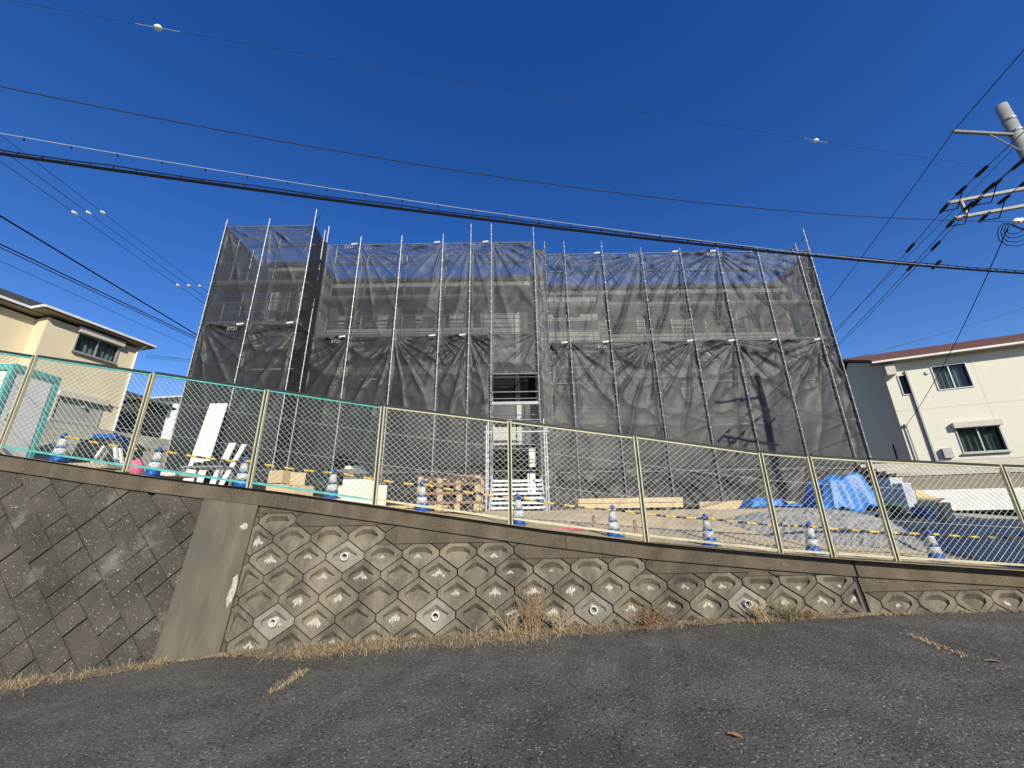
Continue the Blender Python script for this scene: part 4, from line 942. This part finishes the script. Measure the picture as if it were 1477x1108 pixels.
# service drops of the beige house
hp = P(-.2, -.3, zE - .45)
for k, (dz, lab) in enumerate(((0, 'upper service wire from the beige house corner into the lane'), (-.3, 'middle service wire from the beige house corner into the lane'), (-.5, 'lowest service wire from the beige house corner into the lane'))):
    wire(sagline(hp + V(0, 0, dz * .4), V(-10.2, 21, 10.1 + dz), .35 if k == 0 else .1), .008, lab, name='service_wire')
# wires from the big pole along the side lane
far_ = lambda p: p + lane * 27 + V(0, 0, -.2)
near_ = lambda p: p - lane * 48 + V(0, 0, .3)
pole(PX + lane[0] * 27, PY + lane[1] * 27, 1.2, 10.5, 'far concrete utility pole behind the cream sided house')
pole(PX - lane[0] * 48, PY - lane[1] * 48, .2, 11, 'concrete utility pole far down the road behind the viewer')
nm = ['topmost', 'upper', 'middle', 'lowest']
for i, p in enumerate([tip1 + V(0, 0, .06)] + [wires_lane[0], wires_lane[1], wires_lane[2]]):
    pts = sagline(far_(p), p, .5)[:-1] + sagline(p, near_(p), .8)
    wire(pts, .011 if i == 0 else .009, f'{nm[i]} power wire from the utility pole crossarms over the side lane', 'wire_thin', name='power_wire')
wire(sagline(V(*wires_lane[3]) - lane * 0.2, near_(wires_lane[3]), .6), .009, 'short power wire leaving the lower crossarm over the road', 'wire_thin', name='power_wire')
pj = onpl(1213, 400, tip1, V(-lane[1], lane[0], 0))
wire(sagline(V(PX - .1, PY, ony(1447, 208, PY)[2]), far_(tip1) + V(0, 0, -1.4), .15), .007, 'slanting stay wire joining the pole to the far lane', 'wire_thin', name='power_wire')
wire(sagline(lp + V(-.2, 0, -.15), R(sp[0], -.1, sp[1]), .25), .010, 'black service drop from the utility pole to the cream house wall', name='service_wire')
wire(sagline(ony(1600, 402, 30), ony(1180, 530, 24), .3), .012, 'faint wire behind the cream house roof', 'wire_thin', name='overhead_wire')
pole(*ony(1600, 402, 30)[:2], 1, ony(1600, 402, 30)[2] - .8, 'utility pole beyond the cream sided house'); q_ = ony(1180, 530, 24); pole(q_[0], q_[1] + .2, 1, q_[2] - .8, 'utility pole hidden behind the net wrapped block')
# ------------------------------------------------------------------ things on the site
def cone(px, label):
    x = onpl(px, 740, W(0, 0) - WN * 1.05, WN)[0]; y = W(x, 0)[1] + 1.0; z = ground_z(x, y)
    t = thing('traffic_cone', label, 'traffic cone', (x, y, z), 'blue and white cones behind the fence', rnd.uniform(-.3, .3))
    return t
def cone_parts():
    t = thing('traffic_cone', '', 'traffic cone')
    MB().lathe((0, 0, 0), [(.108, .02), (.104, .03), (.10, .05), (.094, .12)], 20).build('lower_band', M['coneblue'], t, True)
    MB().cbox((0, 0, .01), .25, .25, .02).build('base', M['coneblue'], t)
    MB().lathe((0, 0, 0), [(.0935, .121), (.076, .22)], 20).build('reflective_band', M['conewhite'], t, True)
    MB().lathe((0, 0, 0), [(.0755, .221), (.071, .25)], 20).build('middle_band', M['coneblue'], t, True)
    MB().lathe((0, 0, 0), [(.0705, .251), (.047, .385)], 20).build('reflective_band', M['conewhite'], t, True)
    MB().lathe((0, 0, 0), [(.0465, .386), (.034, .45), (.034, .475), (.02, .49)], 20).build('tip', M['coneblue'], t, True)
    MB().lathe((0, 0, 0), [(.045, .43), (.047, .442), (.038, .455)], 16).build('ring', M['coneblue'], t, True)
    return t
proto_c = cone_parts()
CONES = [(58, 'blue and white traffic cone beside the portable toilet'), (205, 'blue and white traffic cone beside the white trestle'), (340, 'blue and white traffic cone beside the leaning white boards'),
 (475, 'blue and white traffic cone in front of the cream panel under the lifted net'), (608, 'blue and white traffic cone in front of the stacked pallets'), (748, 'blue and white traffic cone at the foot of the aluminium stair'),
 (882, 'blue and white traffic cone in front of the stacked pale lumber'), (1017, 'blue and white traffic cone on bare sand between lumber and small tarp'), (1160, 'blue and white traffic cone in front of the gravel heap'), (1330, 'blue and white traffic cone beside the debris heap'), (1462, 'shaded blue and white traffic cone on the concrete drive')]
cpos = []
for i, (px, lab) in enumerate(CONES):
    x = onpl(px, 740, W(0, 0) - WN * .85, WN)[0]; y = W(x, 0)[1] + .85; z = ground_z(x, y) + (.02 if x > 7.9 else 0)
    o = proto_c if i == 0 else copy_tree(proto_c)
    o.location = (x, y, z); o.rotation_euler = (rnd.uniform(-.05, .05), rnd.uniform(-.06, .06), rnd.uniform(-.4, .4)); tag(o, lab, 'traffic cone', 'blue and white cones behind the fence'); cpos.append((x, y, z))
for i in range(len(cpos) - 1):
    a, b = V(*cpos[i]) + V(.05, .03, .415), V(*cpos[i + 1]) + V(-.05, .03, .415)
    o = thing('cone_bar', f'yellow and black bar: {["toilet to trestle", "trestle to leaning boards", "leaning boards to cream panel", "cream panel to pallets", "pallets to aluminium stair", "aluminium stair to lumber", "lumber to bare sand", "bare sand to gravel heap", "gravel heap to debris heap", "debris heap to concrete drive"][i]}, resting on cone tips', 'barrier bar', tuple(a), 'striped bars between cones')
    MB().tube(sagline(a, b, .02, 6), .017, 8).build('tube', M['stripe'], o)
    for p in (a, b): MB().tube([p - V(0, .03, .012), p - V(0, .03, -.012)], .058, 12).build('end_ring', M['stripe'], o)
# portable toilet
tx, ty0, ty1 = -11.0, 8.25, 9.15; tz = ground_z(tx - .5, 8.7); tt = ony(72, 545, ty1)[2]
TO = thing('portable_toilet', 'white portable toilet with teal corner frame beside the block wall', 'portable toilet', (tx - .5, 8.7, tz))
MB().box((tx - 1.2, ty0, tz + .05), (tx, ty1, tt - .1)).build('cabin', M['board'], TO)
for x in (tx - 1.2, tx):
    for y in (ty0, ty1): MB().cbox((x, y, (tz + tt) / 2), .09, .09, tt - tz).build('corner_frame', M['teal'], TO)
for y in (ty0, ty1): MB().box((tx - 1.15, y - .047, tt - .14), (tx - .05, y + .047, tt - .002)).build('top_frame', M['teal'], TO)
for x in (tx - 1.2, tx): MB().box((x - .047, ty0 + .05, tt - .14), (x + .047, ty1 - .05, tt - .002)).build('top_frame', M['teal'], TO)
dr = MB().box((tx + .003, ty0 + .1, tz + .12), (tx + .03, ty1 - .1, tt - .2)).build('door', M['white_wall'], TO); MB().cbox((tx + .045, ty0 + .18, tz + 1.0), .03, .04, .14).build('handle', M['alu'], dr)
MB().tube([(tx - .6, ty0 - .004, tz + 1.0), (tx - .6, ty0 - .012, tz + 1.0)], .12, 20).build('round_emblem', M['alu'], TO)
MB().box((tx - 1.15, ty0 + .05, tt - .003), (tx - .05, ty1 - .05, tt + .05)).build('roof', M['board'], TO)
# white trestle, black covered heap, timbers, pink bag
def site(px, py, Y): p = ony(px, py, Y); return V(p[0], Y, ground_z(p[0], Y))
p = site(160, 650, 8.6)
tr = thing('trestle', 'white folding trestle with dark blue top between the toilet and net', 'trestle', tuple(p))
for dx in (-.32, .32):
    for dy in (-.28, .28): MB().bar(p + V(dx * 1.15, dy * .2, 0), p + V(dx * .15, dy, .78) * V(1, 1, 1) - V(0, dy * .8, 0), .05, .05).build('leg', M['board'], tr)
MB().cbox(p + V(0, .0, .8), .42, .6, .08, .2).build('top', M['coneblue'], tr)
p = site(163, 640, 9.6); hp_ = MB(); hp_.blob(p + V(0, 0, .35), .75, .6, .75, 14, 5, .13); tag(hp_.build('covered_heap', M['black'], None, True), 'heap under a black sheet in front of the grey block wall', 'covered heap')
for k, (px, lab) in enumerate(((95, 'long brown timber lying behind the trestle'), (120, 'second brown timber stacked on the one behind the trestle'))):
    p = site(px, 650, 9.2 + .2 * k); o = thing('timber', lab, 'timber', tuple(p)); MB().cbox(p + V(.3, 0, .06 + .14 * k), 1.9, .12, .12, -.06).build('beam', M['woodred'], o)
p = site(193, 680, 7.9); tag(MB().blob(p + V(0, 0, .13), .16, .14, .2, 10, 8, .15).build('bag', M['pink'], None, True), 'pink plastic bag beside the trestle and cone', 'bag')
p = site(228, 690, 8.3); o = thing('panel', 'white flat panel lying on the ground near the pink bag', 'panel', tuple(p)); MB().cbox(p + V(0, 0, .1), 1.3, .5, .08, -.05).build('sheet', M['board'], o)
p = site(120, 668, 7.9); o = thing('panel', 'grey flat board lying behind the cone beside the toilet', 'panel', tuple(p)); MB().cbox(p + V(0, 0, .05), 1.5, .45, .1, -.05).build('sheet', M['drive'], o)
# boards leaning on the wing scaffold
for k, (xb, xt, yt, w_, lab) in enumerate(((277, 329, 583, 24, 'wide white board leaning against the netted wing scaffold'), (304, 341, 640, 9, 'narrow white board leaning next to the wide one'), (314, 356, 642, 6, 'thin white batten leaning beside the narrow white board'))):
    zt = ony(xt, yt, 13.3)[2]; xt_ = ony(xt, yt, 13.3)[0]; pb_ = ony(xb, 693, 12.2); zb1 = ground_z(pb_[0], 12.2); wm = w_ / 580 * 14.5
    o = thing('board', lab, 'board', (pb_[0], 12.2, zb1))
    a, b = V(pb_[0], 12.2, zb1), V(xt_ - wm / 2, 13.3, zt); MB().obox(a - V(wm / 2, 0, 0), b - a, V(wm, 0, 0), V(0, -.03, .02)).build('plank', M['board'], o)
# work table with tools, cartons
p = site(296, 700, 9.0); o = thing('work_table', 'low work table with tools in front of the leaning boards', 'table', tuple(p))
MB().cbox(p + V(0, 0, .45), .9, .5, .04).build('top', M['steel_dull'], o)
for dx in (-.4, .4):
    for dy in (-.2, .2): MB().cbox(p + V(dx, dy, .215), .04, .04, .43).build('leg', M['steel_dull'], o)
for k in range(4): MB().cbox(p + V(-.3 + .2 * k, .05, .53), .13, .12, .1 + .05 * (k % 2), k).build('tool', M['black'], o)
for k, (px, dz, w_, lab) in enumerate(((404, 0, .42, 'brown carton at the foot of the carton pile beside the wing'), (420, 0, .4, 'brown carton beside the foot of the carton pile'), (436, 0, .36, 'brown carton at the end of the carton pile by the cone'), (403, .3, .36, 'brown carton on top of the carton pile'), (428, .28, .3, 'small brown carton resting across two cartons'))):
    p = site(px, 700, 9.4); o = thing('carton', lab, 'carton', tuple(p + V(0, 0, dz)), 'cartons beside the wing scaffold')
    MB().cbox(p + V(0, 0, dz + .14), w_, .34, .28, rnd.uniform(-.5, .5)).build('box', M['cardboard'], o)
    MB().cbox(p + V(0, 0, dz + .283), w_ * .96, .05, .004, 0).build('tape', M['osb'], o)
p = site(416, 690, 9.6); tag(MB().blob(p + V(0, .1, .3), .22, .2, .34, 12, 9, .15).build('bag', M['black'], None, True), 'black bag slumped against the carton pile', 'bag')
# cream panels showing below the lifted net
p = site(515, 700, 14.2); o = thing('panel', 'cream foundation board standing under the lifted net', 'panel', tuple(p)); MB().cbox(p + V(.1, .3, .35), 1.7, .06, .75).build('sheet', M['cream_siding'], o)
p = site(520, 680, 14.9); o = thing('panel', 'white board standing above the cream board under the lifted net', 'panel', tuple(p)); MB().cbox(p + V(.1, .3, 1.1), 1.6, .06, .75).build('sheet', M['board'], o); MB().cbox(p + V(-.7, .34, .5), .06, .06, 1.0).build('leg', M['board'], o); MB().cbox(p + V(.8, .34, .5), .06, .06, 1.0).build('leg', M['board'], o)
# pallets
p0_ = site(652, 735, 8.3)
def pallet(z, rz, label):
    t = thing('pallet', label, 'pallet', (p0_[0], p0_[1], p0_[2] + z), 'stacked wooden pallets', rz)
    c = V(p0_[0], p0_[1], p0_[2] + z)
    for k in range(5): MB().cbox(c + V(0, -.44 + .22 * k, .155), 1.2, .13, .022).build('slat', M['woodred'], t)
    for k in range(3): MB().cbox(c + V(0, -.44 + .44 * k, .012), 1.2, .13, .024).build('slat', M['woodred'], t)
    for x in (-.54, -.18, .18, .54):
        for y in (-.44, 0, .44): MB().cbox(c + V(x, y, .084), .10, .12, .116).build('block', M['wood'], t)
for k, lab in enumerate(('wooden pallet at the bottom of the stack by the aluminium stair', 'wooden pallet second from the bottom of the stack', 'wooden pallet third from the bottom of the stack', 'wooden pallet on top of the stack')): pallet(.168 * k, rnd.uniform(-.05, .05), lab)
# lumber stack
pl = site(912, 740, 12.2); k = 0
for lvl in range(2):
    for q in range(3 - lvl):
        o = thing('lumber', f'pale timber in the lumber stack, {["lower", "upper"][lvl]} layer, {["front", "middle", "rear"][q]} piece', 'timber', tuple(pl + V(0, q * .2, .08 + lvl * .14)), 'pale lumber stack')
        MB().cbox(pl + V(rnd.uniform(-.1, .1), q * .2, .15 + lvl * .145), 3.0, .16, .13, -.02 + rnd.uniform(-.02, .02)).build('beam', M['wood'], o)
for x in (-1.1, 1.0): o = thing('bearer', f'short dark bearer under the {"stair" if x < 0 else "tarp"} end of the lumber stack', 'timber', tuple(pl + V(x, .2, 0))); MB().cbox(pl + V(x, .2, .03), .1, .6, .09).build('beam', M['woodred'], o)
for px, lab in ((857, 'short wooden stake in the sand behind the wall near the lumber cone'), (917, 'wooden stake in the sand near the fence post by the lumber')):
    p = site(px, 765, 7.6); o = thing('stake', lab, 'stake', tuple(p)); MB().cbox(p + V(0, 0, .12), .05, .05, .3).build('peg', M['woodred'], o)
# low cream formwork board in front of the far scaffold
for k, (xa, xb, lab) in enumerate(((1010, 1085, 'long pale formwork board at the scaffold foot beside the small tarp'), (1105, 1150, 'short pale formwork board between the two tarps'))):
    a, b = site(xa, 735, 14.6), site(xb, 735, 14.3); o = thing('formwork_board', lab, 'board', tuple(a)); MB().obox(a - V(0, 0, .03), (b - a) * V(1, 1, 1), V(0, .04, 0), V(0, 0, .33)).build('plank', M['wood'], o)
# tarps
def tarp(c, rx, ry, h, label, seed, skew=.5, n=56, tail=None):
    r = random.Random(seed); mb = MB(); N_ = n; ph = [r.uniform(0, 6) for _ in range(6)]
    for j in range(N_ + 1):
        for i in range(N_ + 1):
            u, v = i / N_ * 2 - 1, j / N_ * 2 - 1; x, y = u * rx, v * ry
            e = max(abs(u), abs(v)) ** 1.0; top = h * (1 if e < .62 else max(0, 1 - ((e - .62) / .3)) ** 1.0) * (1 + skew * u * .5)
            top += .07 * ((1 - abs(math.sin(x * 4.3 + y * 3.1 + ph[3] + math.sin(y * 5)))) ** 2 + (1 - abs(math.sin(x * 3.2 - y * 5.3 + ph[4]))) ** 2 - .6) * min(1, .3 + h)
            top += (.03 * math.sin(x * 7 + ph[0] + y * 3) + .035 * math.sin(y * 11 + ph[1] + x * 4) + .02 * math.sin(x * 19 + y * 13)) * (.4 + min(1, h))
            sq = 1 + (.10 * math.sin(math.atan2(y, x) * 7 + ph[2])) * e
            X, Y_ = c[0] + x * sq, c[1] + y * sq; mb.v.append((X, Y_, max(ground_z(X, Y_) + .035, c[2] + top)))
    for j in range(N_):
        for i in range(N_): a = j * (N_ + 1) + i; mb.f.append((a, a + 1, a + N_ + 2, a + N_ + 1))
    return tag(mb.build('tarp', M['tarp'], None, True), label, 'tarp')
c = site(1218, 745, 11.6); tarp(c, .78, .7, .82, 'large blue tarp draped over a tall pile near the carport', 4, .25)
c = site(1105, 745, 13.2); tarp(c, .70, .5, .30, 'small crumpled blue tarp beside the pale formwork boards', 9, .1)
c = site(1160, 752, 12.2); tarp(c, 1.5, .35, .1, 'flat blue tarp trailing on the ground between the two tarp piles', 12, 0)
# gravel heap, dark debris, slabs
gm = MB(); gc = site(1205, 775, 9.3); r_ = random.Random(5)
xs_ = np.linspace(-2.2, 2.2, 45); ys_ = np.linspace(-1.3, 1.3, 27)
for y in ys_:
    for x in xs_:
        e = (x / 2.2) ** 2 + (y / 1.3) ** 2; X, Y_ = gc[0] + x, gc[1] + y
        gm.v.append((X, Y_, ground_z(X, Y_) + max(-.02, .34 * (1 - e) + r_.uniform(-.03, .03))))
for j in range(len(ys_) - 1):
    for i in range(len(xs_) - 1): a = j * len(xs_) + i; gm.f.append((a, a + 1, a + 46, a + 45))
tag(gm.build('gravel_heap', M['gravel'], None), 'low heap of grey gravel behind the fence in front of the tarps', 'gravel heap', kind='stuff')
for k, (px, Y_, sx, sy, sz, rz, m_, nm_, lab) in enumerate((
  (1262, 10.4, 1.7, .6, .05, -.5, 'black', 'rubber_mat', 'black rubber mat lying at the edge of the large tarp'),
  (1240, 10.2, 1.3, .09, .08, -.35, 'board', 'batten', 'white batten lying against the large blue tarp'),
  (1296, 10.9, .5, .4, .3, .4, 'greenbag', 'sack', 'dark green sack beside the grey wrapped boxes'),
  (1302, 11.6, .42, .4, .85, .15, 'plasticgrey', 'wrapped_crate', 'tall crate wrapped in grey plastic sheeting near the carport'),
  (1318, 11.3, .26, .3, .72, .1, 'plasticgrey', 'wrapped_crate', 'narrow crate in pale plastic beside the tall wrapped crate'),
  (1345, 10.4, .5, .3, .32, .6, 'cardboard', 'carton', 'crushed brown carton under the chipboard square'),
  (1365, 10.2, .26, .3, .42, .2, 'cardboard', 'carton', 'upright brown carton in the debris heap near the drive'),
  (1338, 10.0, .3, .3, .35, .3, 'coneblue', 'bucket', 'small blue box in the debris heap'),
  (1300, 9.6, 1.2, .5, .08, .2, 'wood', 'scrap_board', 'pale scrap board lying in the debris heap'),
  (1288, 9.3, 1.4, .2, .07, -.1, 'board', 'scrap_board', 'long white scrap board lying before the debris heap'),
  (1318, 9.2, 1.0, .4, .12, .35, 'drive', 'scrap_board', 'grey slab lying in the debris heap'))):
    p = site(px, 760, Y_); o = thing(nm_, lab, nm_.replace('_', ' '), tuple(p))
    if nm_ in ('sack',): MB().blob(p + V(0, 0, sz / 2), sx / 2, sy / 2, sz / 2, 12, k, .12).build('body', M[m_], o, True)
    else:
        mb = MB(); mb.cbox(p + V(0, 0, sz / 2 + .02 + (.09 if nm_ in ('scrap_board', 'batten') and p[0] > 7.9 else .0)), sx, sy, sz, rz); mb.build('body', M[m_], o)
        if nm_ == 'wrapped_crate': MB().cbox(p + V(0, 0, sz + .03), sx * 1.05, sy * 1.05, .02, rz).build('lid', M['board'], o)
        if nm_ == 'carton': MB().obox(p + V(-.1, -.1, sz + .02), V(.3, .05, .1), V(-.05, .25, 0), V(0, 0, .006)).build('flap', M[m_], o)
p = site(1337, 740, 10.1); o = thing('chipboard_square', 'tilted square of yellow chipboard on the debris heap', 'board', tuple(p + V(0, 0, .6))); q = ony(1337, 724, 10.1)
ax_ = V(.42, 0, -.2); az_ = V(.16, .12, .42); MB().obox(q - ax_ / 2 - az_ / 2, ax_, V(0, .02, 0), az_).build('sheet', M['osb'], o); MB().tube([q + V(0, .05, -.1), V(q[0], q[1] + .15, p[2])], .025, 6).build('prop', M['woodred'], o)
for k, (xa, ya, xb, yb_) in enumerate(((1285, 770, 1315, 735), (1268, 772, 1300, 748))):
    a = ony(xa, ya, 10.0); a[2] = ground_z(a[0], 10.0) + .06; b = ony(xb, yb_, 10.9); o = thing('pole_offcut', f'{["long", "short"][k]} brown wooden pole leaning out of the debris heap', 'timber', tuple(a)); MB().tube([a, b], .022, 6).build('stick', M['woodred'], o)
# pipe stack on the sand and a red hose
p = site(832, 772, 7.3); o = thing('hose', 'red hose lying on the sand right behind the wall', 'hose', tuple(p)); MB().tube([p + V(-.35 + .05 * q, .05 * math.sin(q * .9), .03) for q in range(15)], .02, 6).build('tube', M['pink'], o)
p = site(590, 735, 7.4); o = thing('board', 'pale plank lying on the sand behind the wall beside the pallets', 'board', tuple(p)); MB().cbox(p + V(-.1, 0, .03), 1.6, .3, .04, .03).build('plank', M['osb'], o)
# ------------------------------------------------------------------ soil and litter washed against the wall foot
M['litter'] = mat('soil_and_litter', (.26, .195, .115), (.13, .10, .065), 14, .95, 1., 60, speck=(.46, .36, .22), speck_scale=45, speck_t=.58, dark=(.05, .04, .03))
lit = MB(); prev = None; rs = random.Random(11)
for k in range(0, 300):
    q = -7.4 + k * .042; wd = interp(q, [-7.4, -5, -4.6, -4.1, -3.4, -2.8, .5, 1.2, 2.6, 4.9, 5.2], [.34, .3, .22, .05, .08, .36, .42, .26, .16, .08, .03]) * (.55 + .35 * math.sin(q * 2.3) * math.sin(q * 5.1 + 1) + .45 * rs.random())
    a_, b_ = W(q, road_z(q) + .05, .012), W(q, road_z(q), .02 + wd); a_[2] = road_z(a_[0]) + .035; b_[2] = road_z(b_[0]) + .005; m_ = (a_ + b_) / 2; m_[2] = road_z(m_[0]) + .012 + .018 * rs.random()
    if prev is not None: lit.quad(prev[0], prev[1], m_, a_); lit.quad(prev[1], prev[2], b_, m_)
    prev = (a_, m_, b_)
tag(lit.build('soil_strip', M['litter'], None, True), kind='structure')
# ------------------------------------------------------------------ weeds along the wall foot, leaves
def blades(fn, n, m, name, label=None, cat=None, kind=None, lo=.06, hi=.22, w=.004, lean=.9, seed=1):
    r = random.Random(seed); mb = MB()
    org = None
    for _ in range(n):
        x, y, z, sc = fn(r); a = r.uniform(0, 6.28); L = r.uniform(lo, hi) * sc; el = abs(r.gauss(0, .28)) if r.random() < .93 else r.uniform(.3, 1.2)
        d = V(math.cos(a) * math.cos(el), math.sin(a) * math.cos(el), math.sin(el)); sd_ = V(-math.sin(a), math.cos(a), 0) * w * r.uniform(.6, 1.4)
        p = V(x, y, z); mid = p + d * L * .55 + V(0, 0, .01); tip = p + d * L + V(0, 0, -L * .25 * r.random())
        tip[2] = max(tip[2], z + .004)
        mb.v += [tuple(p - sd_), tuple(p + sd_), tuple(mid + sd_ * .8), tuple(mid - sd_ * .8), tuple(tip)]; b = len(mb.v) - 5
        mb.f += [(b, b + 1, b + 2, b + 3), (b + 3, b + 2, b + 4)]
    o = mb.build(name, M[m]); return tag(o, label, cat, None, kind)
def foot_fn(segs):
    tot = sum(q[2] for q in segs)
    def fn(r):
        t = r.uniform(0, tot)
        for s0, s1, wt, wid, sc in segs:
            if t < wt: break
            t -= wt
        s = r.uniform(s0, s1)
        while r.random() > .22 + .9 * max(0, math.sin(s * 2.1 + .5) * math.sin(s * 5.3 + 1) + .35): s = r.uniform(s0, s1)
        off = abs(r.gauss(0, wid * .55)); p = W(s, road_z(s), .03 + off); q = .6 + .4 * math.sin(s * 3.1) * math.sin(s * 7.7)
        return p[0], p[1], road_z(p[0]) + .002, sc * (.7 + .5 * q)
    return fn
blades(foot_fn([(-6.8, -4.9, 1100, .34, .9), (-4.75, -4.2, 350, .14, .9), (-3.6, -2.9, 120, .08, .6), (-2.9, .6, 3600, .36, .9), (.6, 1.4, 700, .2, .9), (1.4, 3.4, 900, .14, .8), (3.4, 4.8, 350, .05, .7), (5.2, 8, 250, .03, .5)]), 11500, 'grass', 'dry_grass', 'dry straw coloured grass and litter along the wall foot', 'grass', 'stuff', .04, .24, .003, seed=3)
blades(foot_fn([(-3.7, -2.2, 220, .16, .6), (-.6, 2.6, 600, .16, .8), (3, 4.8, 200, .04, .6), (-6.8, 8, 300, .05, .6)]), 1200, 'leaf', 'leaf_litter', 'reddish brown leaf litter scattered along the wall foot', 'leaves', 'stuff', .03, .08, .012, seed=4)
cr0 = onz(440, 965, 0); cr1 = onz(395, 995, 0)
blades(lambda r: (lambda t: (cr0[0] + (cr1[0] - cr0[0]) * t + r.gauss(0, .03), cr0[1] + (cr1[1] - cr0[1]) * t + r.gauss(0, .02), road_z(cr0[0]) + .002, .7))(r.random()), 260, 'grass', 'crack_grass', 'dry grass tuft growing from the road crack below the pilaster', 'grass', 'stuff', .04, .13, .003, seed=6)
cr2 = onz(1310, 920, .15); cr3 = onz(1400, 955, .15)
blades(lambda r: (lambda t: (cr2[0] + (cr3[0] - cr2[0]) * t + r.gauss(0, .03), cr2[1] + (cr3[1] - cr2[1]) * t + r.gauss(0, .03), road_z(cr2[0]) + .002, .4))(r.random()), 260, 'grass', 'crack_grass', 'dry moss and grass in the road crack near the low wall end', 'grass', 'stuff', .03, .09, .004, seed=8)
def weed(px, h, n, m, label, seed, spread=.18):
    r = random.Random(seed); p = onpl(px, 905, W(0, 0, .1), WN); x, y = p[0], W(p[0], 0.1, .1)[1]; z = road_z(x)
    t = thing('dry_weed', label, 'weed', (x, y, z)); mb = MB(); lf = MB()
    for k in range(n):
        a = r.uniform(0, 6.28); b = r.uniform(.02, spread) ; top = V(x + math.cos(a) * b * 1.6, y + math.sin(a) * b * .8 - .02, z + h * r.uniform(.45, 1)); st_ = V(x + r.gauss(0, .05), y + r.gauss(0, .03), z)
        md = (st_ + top) / 2 + V(r.gauss(0, .02), r.gauss(0, .02), .03); mb.tube([st_, md, top], [.0035, .0028, .001], 3, False)
        for q in range(r.randint(5, 10)):
            f = r.uniform(.25, 1); c_ = st_ + (top - st_) * f; d = V(r.gauss(0, 1), r.gauss(0, 1), r.gauss(0, .7)); d = unit(d) * r.uniform(.02, .06); e = unit(np.cross(d, (0, 0, 1)) + V(1e-3, 0, 0)) * .006
            lf.quad(c_, c_ + d * .5 + e, c_ + d, c_ + d * .5 - e)
    mb.build('stems', M[m], t); lf.build('leaves', M[m], t)
weed(768, .62, 55, 'weed', 'tall reddish dry weed clump rising against the diamond blocks', 1, .2)
weed(735, .36, 22, 'grass', 'thin pale dry weed beside the tall reddish clump', 2)
weed(805, .34, 26, 'grass', 'grey dry weed between the tall clump and a weep pipe', 3)
weed(940, .30, 60, 'weed', 'low bushy brown weed against the wall between two weep pipes', 4, .26)
weed(1102, .30, 34, 'grass', 'pale dry grass clump under the last weep pipe', 5)
weed(1140, .27, 34, 'weedgreen', 'olive green weed beside the pale clump under the last weep pipe', 6)
weed(1170, .16, 20, 'weed', 'small brown weed near the wall joint', 7)
for px, py, lab, s_ in ((1060, 1062, 'curled brown leaf lying alone on the asphalt near the bottom', .05), (1437, 967, 'pale brown leaf on the asphalt beside the long crack', .055)):
    p = onz(px, py, .12); p[2] = road_z(p[0]) + .008; a = rnd.uniform(0, 3); pts = []
    mb = MB(); n = 10
    ring = [p + V(math.cos(a) * s_ * math.cos(2 * math.pi * k / n) - math.sin(a) * s_ * .5 * math.sin(2 * math.pi * k / n) * (1 if k % 2 else .75), math.sin(a) * s_ * math.cos(2 * math.pi * k / n) + math.cos(a) * s_ * .5 * math.sin(2 * math.pi * k / n) * (1 if k % 2 else .75), .012 * abs(math.sin(2 * math.pi * k / n)) ) for k in range(n)]
    for k in range(n): mb.quad(p, ring[k], ring[(k + 1) % n])
    tag(mb.build('fallen_leaf', M['leaf']), lab, 'leaf')
